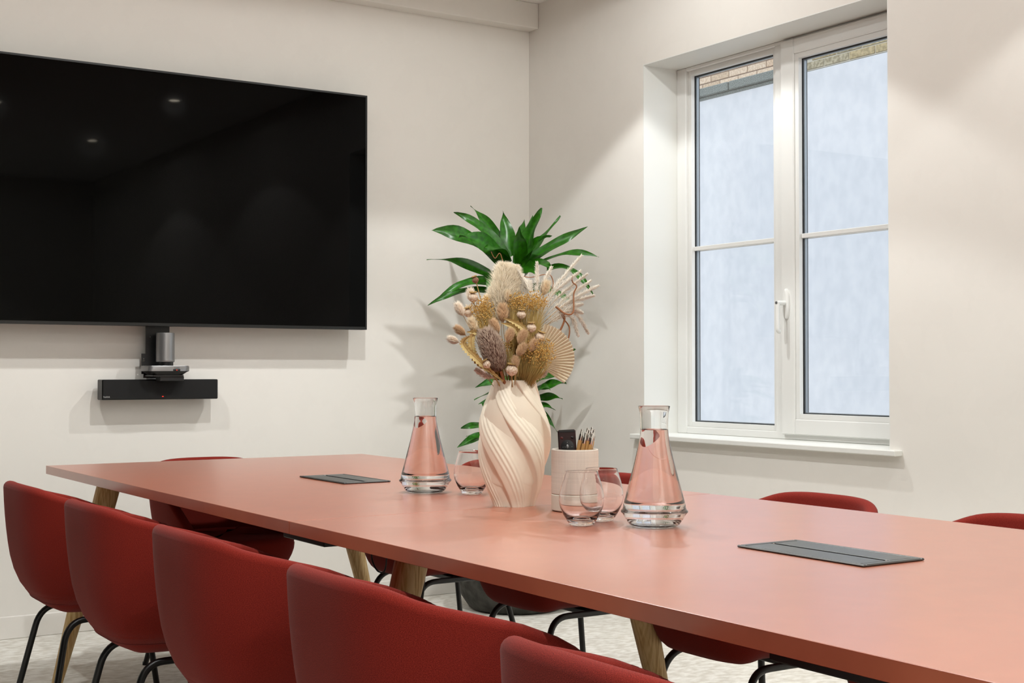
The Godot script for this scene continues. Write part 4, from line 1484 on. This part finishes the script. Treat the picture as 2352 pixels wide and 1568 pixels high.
func plume(label: String, pts: Array, rad: float, n: int, m: String, seed_: int, forward: float) -> void:
	var r := RandomNumberGenerator.new()
	r.seed = seed_
	var at := mouth(pts[0])
	var o := thing("grass_plume", label, "dried grass", at, 0, "feathery plumes in the bouquet")
	var path := spline([pts[0] - at, pts[1] - at, pts[2] - at], 14)
	var b := Buf.new()
	var sp := [Vector3.ZERO]
	sp.append_array(path)
	b.tube(sp, 0.0006, 6)
	put("stem", b, M.straw, o)
	b = Buf.new()
	for k in n:
		var t := sqrt(r.randf())
		var u := 0.18 + 0.82 * t
		var fi := u * (path.size() - 1)
		var i0 := mini(int(fi), path.size() - 2)
		var p: Vector3 = path[i0].lerp(path[i0 + 1], fi - i0)
		var d: Vector3 = (path[i0 + 1] - path[i0]).normalized()
		var side := Vector3(r.randfn(0, 1), r.randfn(0, 1), r.randfn(0, 1))
		side = (side - d * side.dot(d)).normalized()
		var len := rad * 0.01 * (0.35 + 0.65 * sin(PI * clampf(u, 0.1, 0.97))) * r.randf_range(0.6, 1.15)
		var q := p + (side * (1.0 - forward * 0.55) + d * forward).normalized() * len
		var q2 := q + (side * 0.35 + d * 0.6 + Vector3(r.randfn(0, 0.3), r.randfn(0, 0.3), r.randfn(0, 0.3))).normalized() * len * 0.45
		b.needle(p, q, 0.0005)
		b.needle(p.lerp(q, 0.7), q2, 0.0004)
	var x := put("feathers", b, M[m], o)
	x.set_meta("kind", "stuff")

func palm_fan(label: String, at: Vector3, rad: float, a0: float, a1: float, folds: int, face: Vector3) -> void:
	var o := thing("palm_fan", label, "dried palm", at, 0, "pleated palm fans in the bouquet")
	var nz := BF * 0.95 + Vector3(0, 0.12, 0)
	for k in folds:
		var b := Buf.new()
		var rs_f := []
		var x0 := lerpf(a0, a1, float(k) / folds)
		var x1 := lerpf(a0, a1, float(k + 1) / folds)
		var p0 := BR * cos(x0) + Vector3.UP * sin(x0)
		var p1 := BR * cos(x1) + Vector3.UP * sin(x1)
		var pm := (p0 + p1) * 0.5 * 1.02
		var bow := sin(PI * (float(k) + 0.5) / folds)
		var r1 := rad * (0.93 + 0.09 * bow)
		for w in [[0.10, 0.0008], [0.55, 0.0038], [1.0, 0.0068]]:
			var cup: Vector3 = nz * (0.012 * w[0] * w[0])
			rs_f.append([p0 * r1 * w[0] + cup, pm * r1 * w[0] + nz * w[1] + cup, p1 * r1 * w[0] + cup])
		b.rows(rs_f, false)
		var rb := []
		for r in rs_f:
			rb.append([r[0] - nz * 0.0004, r[1] - nz * 0.0004, r[2] - nz * 0.0004])
		b.rows(rb, false)
		put("pleat", b, M.palm_cream, o)
	stem_of(o, at, mouth(at), 0.0022, M.straw)

func saw_leaf(label: String, pts: Array, width: float, seed_: int) -> void:
	var r := RandomNumberGenerator.new()
	r.seed = seed_
	var at: Vector3 = pts[0]
	var o := thing("saw_edged_leaf", label, "dried leaf", at, 0, "saw-edged dry leaves in the bouquet")
	var loc := []
	for p in pts:
		loc.append(p - at)
	var path := spline(loc, 14)
	var n := path.size()
	for side in [-1.0, 1.0]:
		var rs := []
		for k in n:
			var t := float(k) / (n - 1)
			var d: Vector3 = (path[mini(k + 1, n - 1)] - path[maxi(k - 1, 0)]).normalized()
			var s := d.cross(BF).normalized()
			var w := width * 0.0066 * clampf(t * 3.0, 0.25, 1.0) * clampf((1.0 - t) * 4.0, 0.2, 1.0)
			if k % 2 == 0:
				w *= 0.60
			rs.append([path[k], path[k] + s * side * w * 0.6 + BF * w * 0.25, path[k] + s * side * w + BF * w * 0.85])
		var b := Buf.new()
		b.rows(rs, false)
		var rb := []
		for q in rs:
			rb.append([q[0] - BF * 0.0005, q[1] - BF * 0.0005, q[2] - BF * 0.0005])
		b.rows(rb, false)
		put("half_blade", b, M.dry_leaf, o)
	var b2 := Buf.new()
	b2.tube(path, 0.0009, 6)
	put("midrib", b2, M.straw, o)

func twig(label: String, pts: Array, rad: float) -> void:
	var at: Vector3 = pts[0]
	var loc := []
	for p in pts:
		loc.append(p - at)
	var path := spline(loc, 8)
	var rr := []
	for k in path.size():
		rr.append(rad * lerpf(1.15, 0.55, float(k) / path.size()))
	var b := Buf.new()
	b.tube(path, rr, 9)
	var o := put("willow_twig", b, M.willow_bark)
	o.position = at
	tag(o, label, "twig", "curly willow twigs in the bouquet")
